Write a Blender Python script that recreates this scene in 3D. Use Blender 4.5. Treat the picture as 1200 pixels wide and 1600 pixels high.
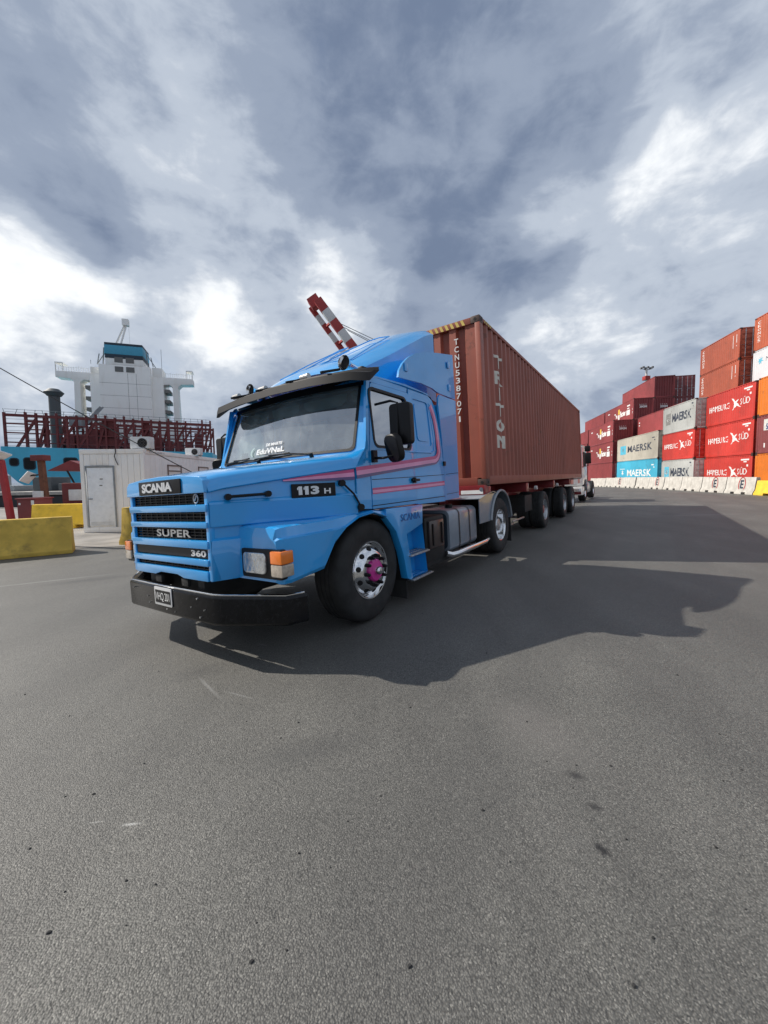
import bpy, bmesh, math, random
from math import sin, cos, pi, radians, atan2, hypot
from mathutils import Vector, Matrix
random.seed(7)
for o in list(bpy.data.objects): bpy.data.objects.remove(o, do_unlink=True)
scene = bpy.context.scene
COL = scene.collection

# ------------------------------------------------------------------ camera
CAM_H, CAM_PITCH, CAM_ROLL = 1.4575, radians(3.7335), radians(-0.8)
FPX, CYPX = 601.73, 784.27                       # focal length and principal row, in pixels of a 1200x1600 frame
FWD = Vector((0, cos(CAM_PITCH), -sin(CAM_PITCH)))
_r = Vector((1, 0, 0)); _u = _r.cross(FWD)
RGT = _r * cos(CAM_ROLL) + _u * sin(CAM_ROLL)
UPV = -_r * sin(CAM_ROLL) + _u * cos(CAM_ROLL)
CAM = Vector((0, 0, CAM_H))
cd = bpy.data.cameras.new('camera'); cam = bpy.data.objects.new('camera', cd); COL.objects.link(cam)
cd.sensor_fit = 'VERTICAL'; cd.sensor_height = 24.0; cd.lens = FPX / 1600 * 24.0
cd.shift_y = -(800 - CYPX) / 1600; cd.clip_start = 0.05; cd.clip_end = 3000
Rm = Matrix((RGT, UPV, -FWD)).transposed()
cam.matrix_world = Matrix.Translation(CAM) @ Rm.to_4x4()
scene.camera = cam
def ray(px, py): return FWD + RGT * ((px - 600) / FPX) - UPV * ((py - CYPX) / FPX)
def at(px, py, Y): d = ray(px, py); return CAM + d * (Y / d.y)

# ------------------------------------------------------------------ node helpers
def nn(nt, t, **kw):
    n = nt.nodes.new(t)
    for k, v in kw.items(): setattr(n, k, v)
    return n
def mth(nt, op, a, b=None, c=None, clamp=False):
    n = nn(nt, 'ShaderNodeMath', operation=op); n.use_clamp = clamp
    for i, v in enumerate((a, b, c)):
        if v is None: continue
        if isinstance(v, (int, float)): n.inputs[i].default_value = v
        else: nt.links.new(v, n.inputs[i])
    return n.outputs[0]
def mixc(nt, f, a, b, mode='MIX'):
    n = nn(nt, 'ShaderNodeMix', data_type='RGBA', blend_type=mode)
    for i, v in ((0, f), (6, a), (7, b)):
        if isinstance(v, (int, float)): n.inputs[i].default_value = v
        elif isinstance(v, (tuple, list)): n.inputs[i].default_value = (*v[:3], 1)
        else: nt.links.new(v, n.inputs[i])
    return n.outputs[2]
def mapr(nt, v, a, b, c=0.0, d=1.0, smooth=True):
    n = nn(nt, 'ShaderNodeMapRange', interpolation_type='SMOOTHSTEP' if smooth else 'LINEAR')
    nt.links.new(v, n.inputs[0])
    for i, x in enumerate((a, b, c, d)): n.inputs[i + 1].default_value = x
    return n.outputs[0]
def noise(nt, vec, scale, detail=4, rough=0.55, dist=0.0):
    n = nn(nt, 'ShaderNodeTexNoise'); n.inputs['Scale'].default_value = scale; n.inputs['Detail'].default_value = detail
    n.inputs['Roughness'].default_value = rough; n.inputs['Distortion'].default_value = dist
    if vec is not None: nt.links.new(vec, n.inputs['Vector'])
    return n.outputs['Fac']

# ------------------------------------------------------------------ world: broken cloud over a clear sky
SUN_EL = radians(40.0); SUN_DIR = Vector((0.745, -0.165, -0.643)).normalized()    # direction the light travels
world = bpy.data.worlds.new('World'); scene.world = world; world.use_nodes = True
wt = world.node_tree; wt.nodes.clear()
tc = nn(wt, 'ShaderNodeTexCoord'); dirv = tc.outputs['Generated']
sky = nn(wt, 'ShaderNodeTexSky', sky_type='NISHITA'); sky.sun_disc = False
sky.sun_elevation = SUN_EL; sky.sun_rotation = radians(283.8)
sky.air_density = 1.0; sky.dust_density = 0.6
skyc = mixc(wt, 1.0, sky.outputs[0], (0.082, 0.082, 0.082), 'MULTIPLY')
sep = nn(wt, 'ShaderNodeSeparateXYZ'); wt.links.new(dirv, sep.inputs[0])
zc = mth(wt, 'ADD', mth(wt, 'MAXIMUM', sep.outputs[2], 0.0), 0.30)
cmb = nn(wt, 'ShaderNodeCombineXYZ')
wt.links.new(mth(wt, 'DIVIDE', sep.outputs[0], zc), cmb.inputs[0]); wt.links.new(mth(wt, 'DIVIDE', sep.outputs[1], zc), cmb.inputs[1])
cl = cmb.outputs[0]
mpd = nn(wt, 'ShaderNodeMapping'); mpd.inputs['Scale'].default_value = (1, 1, 1.8); wt.links.new(dirv, mpd.inputs[0]); dv = mpd.outputs[0]
n_big = noise(wt, cl, 1.0, 3, 0.5, 0.2)
n_mid = noise(wt, dv, 3.6, 10, 0.55, 0.25)
n_fin = noise(wt, dv, 10.0, 10, 0.58, 0.35)
bright = mth(wt, 'ADD', mth(wt, 'MULTIPLY', n_big, 0.06), mth(wt, 'ADD', mth(wt, 'MULTIPLY', n_mid, 0.72), mth(wt, 'MULTIPLY', n_fin, 0.36)))
# the cloud masses seen over the yard (pixel, radius in degrees, strength)
for (px, py, rad, w) in [(40, 478, 9, .28), (270, 230, 15, .13), (310, 535, 9, .21), (560, 450, 8, .19), (140, 390, 10, .03), (490, 165, 5, .09), (845, 320, 5, .13),
                         (1080, 390, 14, .07), (880, 520, 9, .08), (1120, 130, 20, .00), (710, 490, 5, .16),
                         (640, 250, 22, -.115), (690, 430, 10, -.12), (40, 180, 12, -.13), (130, 330, 5, -.14), (120, 545, 5, -.12), (850, 420, 4, -.12),
                         (200, 450, 7, -.12), (620, 40, 18, -.05), (850, 250, 6, -.08)]:
    d = ray(px, py).normalized()
    dp = nn(wt, 'ShaderNodeVectorMath', operation='DOT_PRODUCT'); wt.links.new(dirv, dp.inputs[0]); dp.inputs[1].default_value = d
    m = mapr(wt, dp.outputs['Value'], cos(radians(rad * 1.25)), 1.0)
    bright = mth(wt, 'MULTIPLY_ADD', m, w, bright)
ramp = nn(wt, 'ShaderNodeValToRGB'); wt.links.new(bright, ramp.inputs[0])
cr = ramp.color_ramp; cr.interpolation = 'EASE'
cr.elements[0].position = 0.28; cr.elements[0].color = (0.098, 0.128, 0.190, 1)
cr.elements[1].position = 0.85; cr.elements[1].color = (0.56, 0.575, 0.59, 1)
e = cr.elements.new(0.50); e.color = (0.178, 0.212, 0.275, 1)
e = cr.elements.new(0.66); e.color = (0.29, 0.325, 0.38, 1)
cover = mapr(wt, mth(wt, 'ADD', mth(wt, 'MULTIPLY', n_mid, 0.6), mth(wt, 'MULTIPLY', n_big, 0.5)), 0.28, 0.44, 0.6, 1.0)
final = mixc(wt, cover, skyc, ramp.outputs[0])
bg = nn(wt, 'ShaderNodeBackground'); bg.inputs[1].default_value = 1.0; wt.links.new(final, bg.inputs[0])
wo = nn(wt, 'ShaderNodeOutputWorld'); wt.links.new(bg.outputs[0], wo.inputs[0])

sd = bpy.data.lights.new('sun', 'SUN'); sd.energy = 2.75; sd.angle = radians(0.6); sd.color = (1.0, 0.93, 0.84)
sun = bpy.data.objects.new('sun', sd); COL.objects.link(sun)
sun.rotation_euler = SUN_DIR.to_track_quat('-Z', 'Y').to_euler(); sun.location = (-30, 0, 40)
vs = scene.view_settings; vs.view_transform = 'Standard'; vs.look = 'None'; vs.exposure = 0.85; vs.gamma = 1.0; vs.use_curve_mapping = False
scene.render.resolution_x = 768; scene.render.resolution_y = 1024

# ------------------------------------------------------------------ materials
MATS = {}
def mat(name, col, rough=0.5, metal=0.0, coat=0.0, var=0.08, vs=6.0, bump=0.0, bs=40.0, dirt=None, dscale=3.0, damt=0.5, streak=False, spec=0.5, alpha=1.0):
    if name in MATS: return MATS[name]
    m = bpy.data.materials.new(name); m.use_nodes = True; nt = m.node_tree
    b = nt.nodes['Principled BSDF']; t = nn(nt, 'ShaderNodeTexCoord'); v = t.outputs['Object']
    f = noise(nt, v, vs, 5)
    lo = tuple(c * (1 - var) for c in col); hi = tuple(min(1, c * (1 + var)) for c in col)
    c = mixc(nt, mapr(nt, f, 0.3, 0.7), lo, hi)
    if dirt:
        vv = v
        if streak:
            mp = nn(nt, 'ShaderNodeMapping'); mp.inputs['Scale'].default_value = (3.0, 3.0, 0.45); nt.links.new(v, mp.inputs[0]); vv = mp.outputs[0]
        g = noise(nt, vv, dscale, 7, 0.65)
        k = mapr(nt, g, 0.50, 0.78, 0.0, damt)
        c = mixc(nt, k, c, dirt)
        r = mth(nt, 'MULTIPLY_ADD', k, 0.4, rough, clamp=True); nt.links.new(r, b.inputs['Roughness'])
    else:
        r = mth(nt, 'MULTIPLY_ADD', f, 0.12, max(0.0, rough - 0.06), clamp=True); nt.links.new(r, b.inputs['Roughness'])
    nt.links.new(c, b.inputs['Base Color'])
    b.inputs['Metallic'].default_value = metal; b.inputs['Coat Weight'].default_value = coat; b.inputs['Coat Roughness'].default_value = 0.05
    b.inputs['Specular IOR Level'].default_value = spec
    if bump:
        bn = nn(nt, 'ShaderNodeBump'); bn.inputs['Strength'].default_value = bump; bn.inputs['Distance'].default_value = 0.01
        nt.links.new(noise(nt, v, bs, 4), bn.inputs['Height']); nt.links.new(bn.outputs[0], b.inputs['Normal'])
    MATS[name] = m; return m
BLUE = mat('blue_paint', (0.016, 0.345, 0.80), 0.30, 0, 1.0, 0.04, 2.0, dirt=(0.09, 0.30, 0.58), dscale=5, damt=0.22, bump=0.02, bs=1.6)
BLUE.node_tree.nodes['Principled BSDF'].inputs['Coat IOR'].default_value = 1.62; BLUE.node_tree.nodes['Principled BSDF'].inputs['Coat Roughness'].default_value = 0.02
BLACKP = mat('black_plastic', (0.006, 0.006, 0.007), 0.45, var=0.3, bump=0.1, bs=120, spec=.3)
RUBBER = mat('tyre_rubber', (0.020, 0.020, 0.020), 0.75, var=0.3, vs=9, dirt=(0.07, 0.065, 0.06), dscale=6, damt=0.35)
CHROME = mat('polished_metal', (0.82, 0.82, 0.82), 0.12, 1.0, var=0.05)
ALU = mat('brushed_aluminium', (0.55, 0.56, 0.57), 0.38, 1.0, var=0.15, vs=30)
TANKG = mat('grey_tank_paint', (0.25, 0.29, 0.34), 0.34, 0.25, 0.4, 0.08, dirt=(0.12, 0.11, 0.10), dscale=6, damt=0.4)
CHASS = mat('chassis_black', (0.012, 0.012, 0.012), 0.65, var=0.4, dirt=(0.05, 0.045, 0.04), dscale=8, damt=0.5)
BUMPM = mat('worn_bumper_black', (0.006, 0.006, 0.007), 0.24, 0, 0.0, 0.3, 12, dirt=(0.10, 0.10, 0.10), dscale=34, damt=0.14, bump=0.10, bs=9, spec=.3)
MAGENTA = mat('magenta_paint', (0.62, 0.035, 0.30), 0.35, coat=0.5)
PINK = mat('pink_stripe', (0.80, 0.30, 0.52), 0.32, coat=0.6)
CRIMS = mat('crimson_stripe', (0.55, 0.04, 0.19), 0.32, coat=0.6)
PURPLE = mat('purple_stripe', (0.10, 0.05, 0.19), 0.32, coat=0.6)
WHITEP = mat('white_lettering', (0.78, 0.78, 0.76), 0.45, var=0.05)
SILVER = mat('silver_lettering', (0.70, 0.71, 0.72), 0.3, 0.4, var=0.05)
AMBER = mat('amber_lens', (0.85, 0.20, 0.012), 0.2, coat=0.8)
SMOKEL = mat('clear_lens', (0.42, 0.36, 0.29), 0.15, coat=0.8, var=0.2, vs=30)
LENS = mat('headlamp_lens', (0.62, 0.64, 0.65), 0.16, 0.75, 1.0, 0.25, 10, bump=0.8, bs=22)
REDCH = mat('red_chassis_paint', (0.24, 0.016, 0.018), 0.42, coat=0.2, dirt=(0.05, 0.03, 0.025), dscale=5, damt=0.6)
REFL = mat('white_reflector', (0.75, 0.74, 0.72), 0.4)
REFR = mat('red_reflector', (0.50, 0.03, 0.025), 0.35)
FABR = mat('cab_fabric', (0.045, 0.055, 0.06), 0.85, var=0.3)
SHADEG = mat('tinted_visor', (0.10, 0.17, 0.17), 0.5)
DASH = mat('dash_plastic', (0.035, 0.035, 0.036), 0.6)
PAPER = mat('sunshade_foil', (0.80, 0.88, 0.86), 0.5, var=0.1)
STRAW = mat('straw_hat_felt', (0.32, 0.30, 0.22), 0.85, var=0.2)
DARK = mat('dark_void', (0.006, 0.006, 0.007), 0.8)
WIRE = mat('black_cable', (0.02, 0.02, 0.022), 0.6)
CONC = mat('weathered_concrete', (0.40, 0.38, 0.35), 0.85, var=0.15, vs=4, dirt=(0.20, 0.18, 0.16), dscale=2.5, damt=0.5, bump=0.3, bs=60)
WBAR = mat('whitewashed_concrete', (0.50, 0.475, 0.43), 0.85, var=0.14, vs=3, dirt=(0.24, 0.21, 0.18), dscale=2.2, damt=0.8, streak=True, bump=0.3, bs=60)
YBAR = mat('yellow_concrete', (0.64, 0.43, 0.075), 0.8, var=0.16, vs=3, dirt=(0.22, 0.16, 0.07), dscale=2.6, damt=0.95, bump=0.5, bs=30)
YBAR2 = mat('bright_yellow_concrete', (0.78, 0.50, 0.04), 0.75, var=0.10, vs=3, dirt=(0.35, 0.24, 0.08), dscale=3.5, damt=0.5, bump=0.3, bs=50)
CABW = mat('cabin_white_steel', (0.88, 0.87, 0.85), 0.55, var=0.03, vs=2, dirt=(0.60, 0.54, 0.47), dscale=2.2, damt=0.45, streak=True)
DOORW = mat('door_white', (0.82, 0.85, 0.88), 0.5, var=0.05, dirt=(0.4, 0.4, 0.4), dscale=5, damt=0.35)
GREYD = mat('seam_grey', (0.16, 0.16, 0.16), 0.7)
SHIPB = mat('ship_blue_paint', (0.085, 0.50, 0.70), 0.5, var=0.06, vs=.3, dirt=(0.12, 0.38, 0.50), dscale=.3, damt=0.5, streak=True)
SHIPW = mat('ship_white_paint', (0.92, 0.91, 0.87), 0.6, var=0.03, vs=.2, dirt=(0.74, 0.70, 0.62), dscale=.35, damt=0.5, streak=True)
LASH = mat('lashing_red_oxide', (0.17, 0.032, 0.032), 0.65, var=0.2, vs=.6, dirt=(0.06, 0.025, 0.02), dscale=.6, damt=0.6)
NAVY = mat('funnel_navy', (0.018, 0.035, 0.055), 0.55)
FUNB = mat('funnel_blue', (0.06, 0.34, 0.50), 0.5)
LOUV = mat('louvre_grey', (0.20, 0.20, 0.19), 0.7)
GREYS = mat('crane_grey', (0.27, 0.29, 0.30), 0.6, dirt=(0.12, 0.12, 0.12), dscale=.5)
DGREY = mat('pedestal_grey', (0.075, 0.085, 0.09), 0.6)
CRED = mat('crane_red', (0.36, 0.035, 0.03), 0.55, var=0.1)
CWHT = mat('crane_white', (0.62, 0.61, 0.59), 0.55, var=0.08, dirt=(.4, .38, .35), dscale=.3)
RUST = mat('rusty_steel', (0.15, 0.06, 0.035), 0.8, var=0.3, vs=4, dirt=(0.06, 0.03, 0.025), dscale=4, damt=0.8)
REDP = mat('red_paint', (0.34, 0.025, 0.03), 0.5, dirt=(0.12, 0.04, 0.03), dscale=3, damt=0.5)
MAROON = mat('maroon_sheet', (0.20, 0.028, 0.03), 0.5, dirt=(0.12, 0.04, 0.03), dscale=2, damt=0.5)
HAZY = mat('hazard_yellow', (0.62, 0.45, 0.10), 0.6)
PANELW = mat('lamp_panel', (0.66, 0.67, 0.67), 0.4)
BOOT = mat('hull_black', (0.018, 0.018, 0.02), 0.6, var=0.3, vs=1)
STONE = mat('loose_stone', (0.03, 0.03, 0.03), 0.9)
TRUCKW = mat('white_truck_paint', (0.68, 0.68, 0.67), 0.35, coat=0.6, dirt=(.4, .38, .35), dscale=4, damt=.3)
BLUES = mat('sign_blue', (0.03, 0.10, 0.38), 0.5)
INK = mat('dark_blue_print', (0.035, 0.045, 0.07), 0.6)
CYANP = mat('cyan_print', (0.10, 0.46, 0.62), 0.5)
YELP = mat('yellow_print', (0.75, 0.5, 0.08), 0.5)
REDM = mat('red_spray_paint', (0.38, 0.05, 0.05), 0.8)
def cmat(name, col, var=0.10, damt=0.55):
    d = tuple(x * 0.42 + y for x, y in zip(col, (0.035, 0.02, 0.012)))
    m = mat(name, col, 0.5, var=var, vs=1.2, dirt=d, dscale=1.6, damt=damt, streak=True, bump=0.10, bs=4)
    nt = m.node_tree; b = nt.nodes['Principled BSDF']; src = b.inputs['Base Color'].links[0].from_socket
    oi = nn(nt, 'ShaderNodeNewGeometry'); P = oi.outputs['Position']
    fade = noise(nt, P, 0.16, 2); k = mapr(nt, fade, .3, .7, .80, 1.16, False)
    cc = nn(nt, 'ShaderNodeCombineColor'); [nt.links.new(k, cc.inputs[q]) for q in range(3)]
    c = mixc(nt, 1.0, src, cc.outputs[0], 'MULTIPLY')
    ru = mth(nt, 'MULTIPLY', mapr(nt, noise(nt, P, 1.1, 8, .7), .56, .68), mapr(nt, noise(nt, P, 7, 6, .7), .48, .60))
    c = mixc(nt, mth(nt, 'MULTIPLY', ru, .75), c, (.085, .036, .02)); nt.links.new(c, b.inputs['Base Color'])
    return m
C_MAIN = cmat('main_container_brown', (0.285, 0.075, 0.046)); C_RED = cmat('container_red', (0.52, 0.040, 0.028)); C_OR = cmat('container_orange', (0.72, 0.19, 0.015), damt=.35)
C_DR = cmat('container_dark_red', (0.27, 0.046, 0.048)); C_BR = cmat('container_brown_red', (0.36, 0.080, 0.040)); C_BR2 = cmat('container_rust_orange', (0.45, 0.10, 0.04))
C_MAR = cmat('container_maroon', (0.24, 0.055, 0.055)); C_GR = cmat('container_grey', (0.44, 0.45, 0.43), .06); C_CR = cmat('container_cream', (0.47, 0.44, 0.37), .06)
C_BL = cmat('container_sky_blue', (0.06, 0.42, 0.60), .05, .3); C_WH = cmat('container_white', (0.60, 0.63, 0.65), .05, .3)
def glass(name, tint, refl=1.0, dust_glare=0.0):
    m = bpy.data.materials.new(name); m.use_nodes = True; nt = m.node_tree; nt.nodes.clear()
    tr = nn(nt, 'ShaderNodeBsdfTransparent'); tr.inputs[0].default_value = (*tint, 1)
    gl = nn(nt, 'ShaderNodeBsdfGlossy'); gl.inputs['Roughness'].default_value = 0.01; gl.inputs[0].default_value = (refl, refl, refl, 1)
    fr = nn(nt, 'ShaderNodeFresnel'); ge = nn(nt, 'ShaderNodeNewGeometry'); nt.links.new(mth(nt, 'MULTIPLY_ADD', ge.outputs['Backfacing'], 1/1.9 - 1.9, 1.9), fr.inputs[0])
    t = nn(nt, 'ShaderNodeTexCoord'); bn = nn(nt, 'ShaderNodeBump'); bn.inputs['Strength'].default_value = 0.05; bn.inputs['Distance'].default_value = 0.01
    nt.links.new(noise(nt, t.outputs['Object'], 2.0, 2), bn.inputs['Height']); nt.links.new(bn.outputs[0], gl.inputs['Normal'])
    mx = nn(nt, 'ShaderNodeMixShader'); o = nn(nt, 'ShaderNodeOutputMaterial')
    nt.links.new(mth(nt, 'MULTIPLY_ADD', fr.outputs[0], 2.9, 0.13, clamp=True), mx.inputs[0]); nt.links.new(tr.outputs[0], mx.inputs[1]); nt.links.new(gl.outputs[0], mx.inputs[2]); 
    df = nn(nt, 'ShaderNodeBsdfDiffuse'); df.inputs[0].default_value = (.62, .68, .66, 1); m2 = nn(nt, 'ShaderNodeMixShader')  # pale diffuse film: dust, plus brightness put into the glass colour
    nt.links.new(mapr(nt, noise(nt, t.outputs['Object'], 3.5, 6, .6), .3, .75, dust_glare*.4, dust_glare*1.6), m2.inputs[0]); nt.links.new(mx.outputs[0], m2.inputs[1]); nt.links.new(df.outputs[0], m2.inputs[2]); nt.links.new(m2.outputs[0], o.inputs[0])
    MATS[name] = m; return m
GLASS = glass('windscreen_glass', (0.70, 0.78, 0.76), 1.0, .12); SGLASS = glass('side_glass', (0.24, 0.22, 0.20), 1.0, .01)

def asphalt():
    m = bpy.data.materials.new('asphalt'); m.use_nodes = True; nt = m.node_tree; b = nt.nodes['Principled BSDF']
    g = nn(nt, 'ShaderNodeNewGeometry'); P = g.outputs['Position']
    agg = nn(nt, 'ShaderNodeTexVoronoi'); agg.inputs['Scale'].default_value = 165; nt.links.new(P, agg.inputs['Vector'])
    agg2 = nn(nt, 'ShaderNodeTexVoronoi'); agg2.inputs['Scale'].default_value = 210; nt.links.new(P, agg2.inputs['Vector'])
    sepc = nn(nt, 'ShaderNodeSeparateColor'); nt.links.new(agg.outputs['Color'], sepc.inputs[0])
    fine = noise(nt, P, 60, 6, 0.7); big = noise(nt, P, 0.35, 5, 0.6, 0.4); mid = noise(nt, P, 2.2, 5, 0.6)
    mp = nn(nt, 'ShaderNodeMapping'); mp.inputs['Rotation'].default_value = (0, 0, radians(-20)); mp.inputs['Scale'].default_value = (1.4, 0.10, 1); nt.links.new(P, mp.inputs[0])
    lane = noise(nt, mp.outputs[0], 0.8, 4, 0.55)
    c = mixc(nt, mapr(nt, sepc.outputs[0], 0.0, 1.0, smooth=False), (0.092, 0.092, 0.089), (0.205, 0.203, 0.194))
    c = mixc(nt, mapr(nt, agg.outputs['Distance'], 0.35, 0.70, 0, .8), c, (0.062, 0.062, 0.060))
    sp2 = nn(nt, 'ShaderNodeSeparateColor'); nt.links.new(agg2.outputs['Color'], sp2.inputs[0])
    c = mixc(nt, mapr(nt, sp2.outputs[1], .80, .90, 0, .75, False), c, (0.035, 0.035, 0.034))
    c = mixc(nt, mapr(nt, sp2.outputs[2], .90, .97, 0, .7, False), c, (0.34, 0.335, 0.32))
    c = mixc(nt, mapr(nt, fine, 0.35, 0.7, 0, 0.5), c, (0.175, 0.173, 0.166))
    c = mixc(nt, 1.0, c, mixc(nt, mapr(nt, big, 0.3, 0.72), (0.72, 0.71, 0.68), (1.06, 1.045, 0.99)), 'MULTIPLY')
    c = mixc(nt, 1.0, c, mixc(nt, mapr(nt, lane, 0.35, 0.68), (0.88, 0.88, 0.88), (1.08, 1.08, 1.07)), 'MULTIPLY')
    c = mixc(nt, mapr(nt, mid, 0.60, 0.8, 0, 0.35), c, (0.125, 0.124, 0.121))
    for rot, per, amt in ((34.0, 2.9, .16), (52.0, 3.4, .10)):      # faint darker wheel tracks
        mq = nn(nt, 'ShaderNodeMapping'); mq.inputs['Rotation'].default_value = (0, 0, radians(rot)); nt.links.new(P, mq.inputs[0])
        wv = nn(nt, 'ShaderNodeTexWave', wave_type='BANDS', bands_direction='X'); wv.inputs['Scale'].default_value = 0.314 / per * 2; wv.inputs['Distortion'].default_value = 2.2; wv.inputs['Detail'].default_value = 3; wv.inputs['Detail Scale'].default_value = .5; nt.links.new(mq.outputs[0], wv.inputs['Vector'])
        c = mixc(nt, mth(nt, 'MULTIPLY', mapr(nt, wv.outputs['Fac'], .68, 1.0, 0, amt * 2), mapr(nt, big, .35, .65)), c, (0.055, 0.054, 0.052))
    crk = nn(nt, 'ShaderNodeTexVoronoi', feature='DISTANCE_TO_EDGE'); crk.inputs['Scale'].default_value = .33
    wp_ = nn(nt, 'ShaderNodeVectorMath', operation='ADD'); nt.links.new(P, wp_.inputs[0]); cn2 = nn(nt, 'ShaderNodeTexNoise'); cn2.inputs['Scale'].default_value = 1.2; cn2.inputs['Detail'].default_value = 6; nt.links.new(P, cn2.inputs['Vector']); nt.links.new(cn2.outputs['Color'], wp_.inputs[1]); nt.links.new(wp_.outputs[0], crk.inputs['Vector'])
    c = mixc(nt, mth(nt, 'MULTIPLY', mapr(nt, crk.outputs['Distance'], .0035, .0, 0, .55), mapr(nt, big, .52, .64)), c, (0.03, 0.03, 0.03))
    def spot(x, y, rx, ry, ang, col, amt, c):
        mp = nn(nt, 'ShaderNodeMapping', vector_type='TEXTURE'); mp.inputs['Location'].default_value = (x, y, 0); mp.inputs['Rotation'].default_value = (0, 0, ang); mp.inputs['Scale'].default_value = (rx, ry, 1e3)
        nt.links.new(P, mp.inputs[0]); ln = nn(nt, 'ShaderNodeVectorMath', operation='LENGTH'); nt.links.new(mp.outputs[0], ln.inputs[0])
        k = mth(nt, 'ADD', ln.outputs['Value'], mth(nt, 'MULTIPLY', fine, 1.3)); k = mth(nt, 'ADD', k, mth(nt, 'MULTIPLY', mid, 0.6))
        return mixc(nt, mapr(nt, k, 1.9, 1.0, 0, amt), c, col)
    for px, py, rx, ry, a, col, amt in [(900, 1226, .065, .04, -.5, (.02, .02, .02), .9), (928, 1277, .045, .028, -.6, (.02, .02, .02), .85), (940, 1346, .058, .035, -.8, (.012, .012, .012), 1.0), (480, 1180, .5, .16, .3, (.06, .06, .058), .4), (840, 1150, .35, .5, .2, (.21, .195, .18), .3),
            (205, 1294, .06, .010, .1, (.42, .42, .40), .8), (150, 1290, .05, .006, .1, (.36, .36, .34), .5), (325, 1070, .02, .34, .75, (.24, .24, .23), .6), (372, 1086, .012, .2, 1.1, (.24, .24, .23), .5),
            (310, 1045, .34, .2, .2, (.05, .05, .05), .45), (410, 1003, .012, .10, 1.0, (.3, .3, .29), .5), (1100, 808, 2.4, .18, 0, (.22, .215, .21), .45), (140, 890, 1.0, .22, .5, (.04, .04, .04), .6), (60, 893, 1.6, .06, .5, (.24, .24, .23), .5)]:
        d = ray(px, py); p = CAM + d * (-CAM_H / d.z)
        c = spot(p.x, p.y, rx, ry, a, col, amt, c)
    nt.links.new(c, b.inputs['Base Color']); b.inputs['Roughness'].default_value = 0.62; b.inputs['Specular IOR Level'].default_value = 0.6
    h = mth(nt, 'SUBTRACT', mth(nt, 'MULTIPLY', fine, 0.5), agg.outputs['Distance'])
    h = mth(nt, 'MULTIPLY_ADD', agg2.outputs['Distance'], -0.25, h)
    bn = nn(nt, 'ShaderNodeBump'); bn.inputs['Strength'].default_value = 0.5; bn.inputs['Distance'].default_value = 0.005
    nt.links.new(h, bn.inputs['Height']); nt.links.new(bn.outputs[0], b.inputs['Normal'])
    MATS['asphalt'] = m; return m
ASPH = asphalt()
def water_mat():
    m = bpy.data.materials.new('harbour_water'); m.use_nodes = True; nt = m.node_tree; b = nt.nodes['Principled BSDF']
    b.inputs['Base Color'].default_value = (0.02, 0.035, 0.04, 1); b.inputs['Roughness'].default_value = 0.12
    g = nn(nt, 'ShaderNodeNewGeometry'); bn = nn(nt, 'ShaderNodeBump'); bn.inputs['Strength'].default_value = 0.5; bn.inputs['Distance'].default_value = 0.3
    nt.links.new(noise(nt, g.outputs['Position'], 0.8, 5), bn.inputs['Height']); nt.links.new(bn.outputs[0], b.inputs['Normal']); return m
WATER = water_mat()

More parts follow.
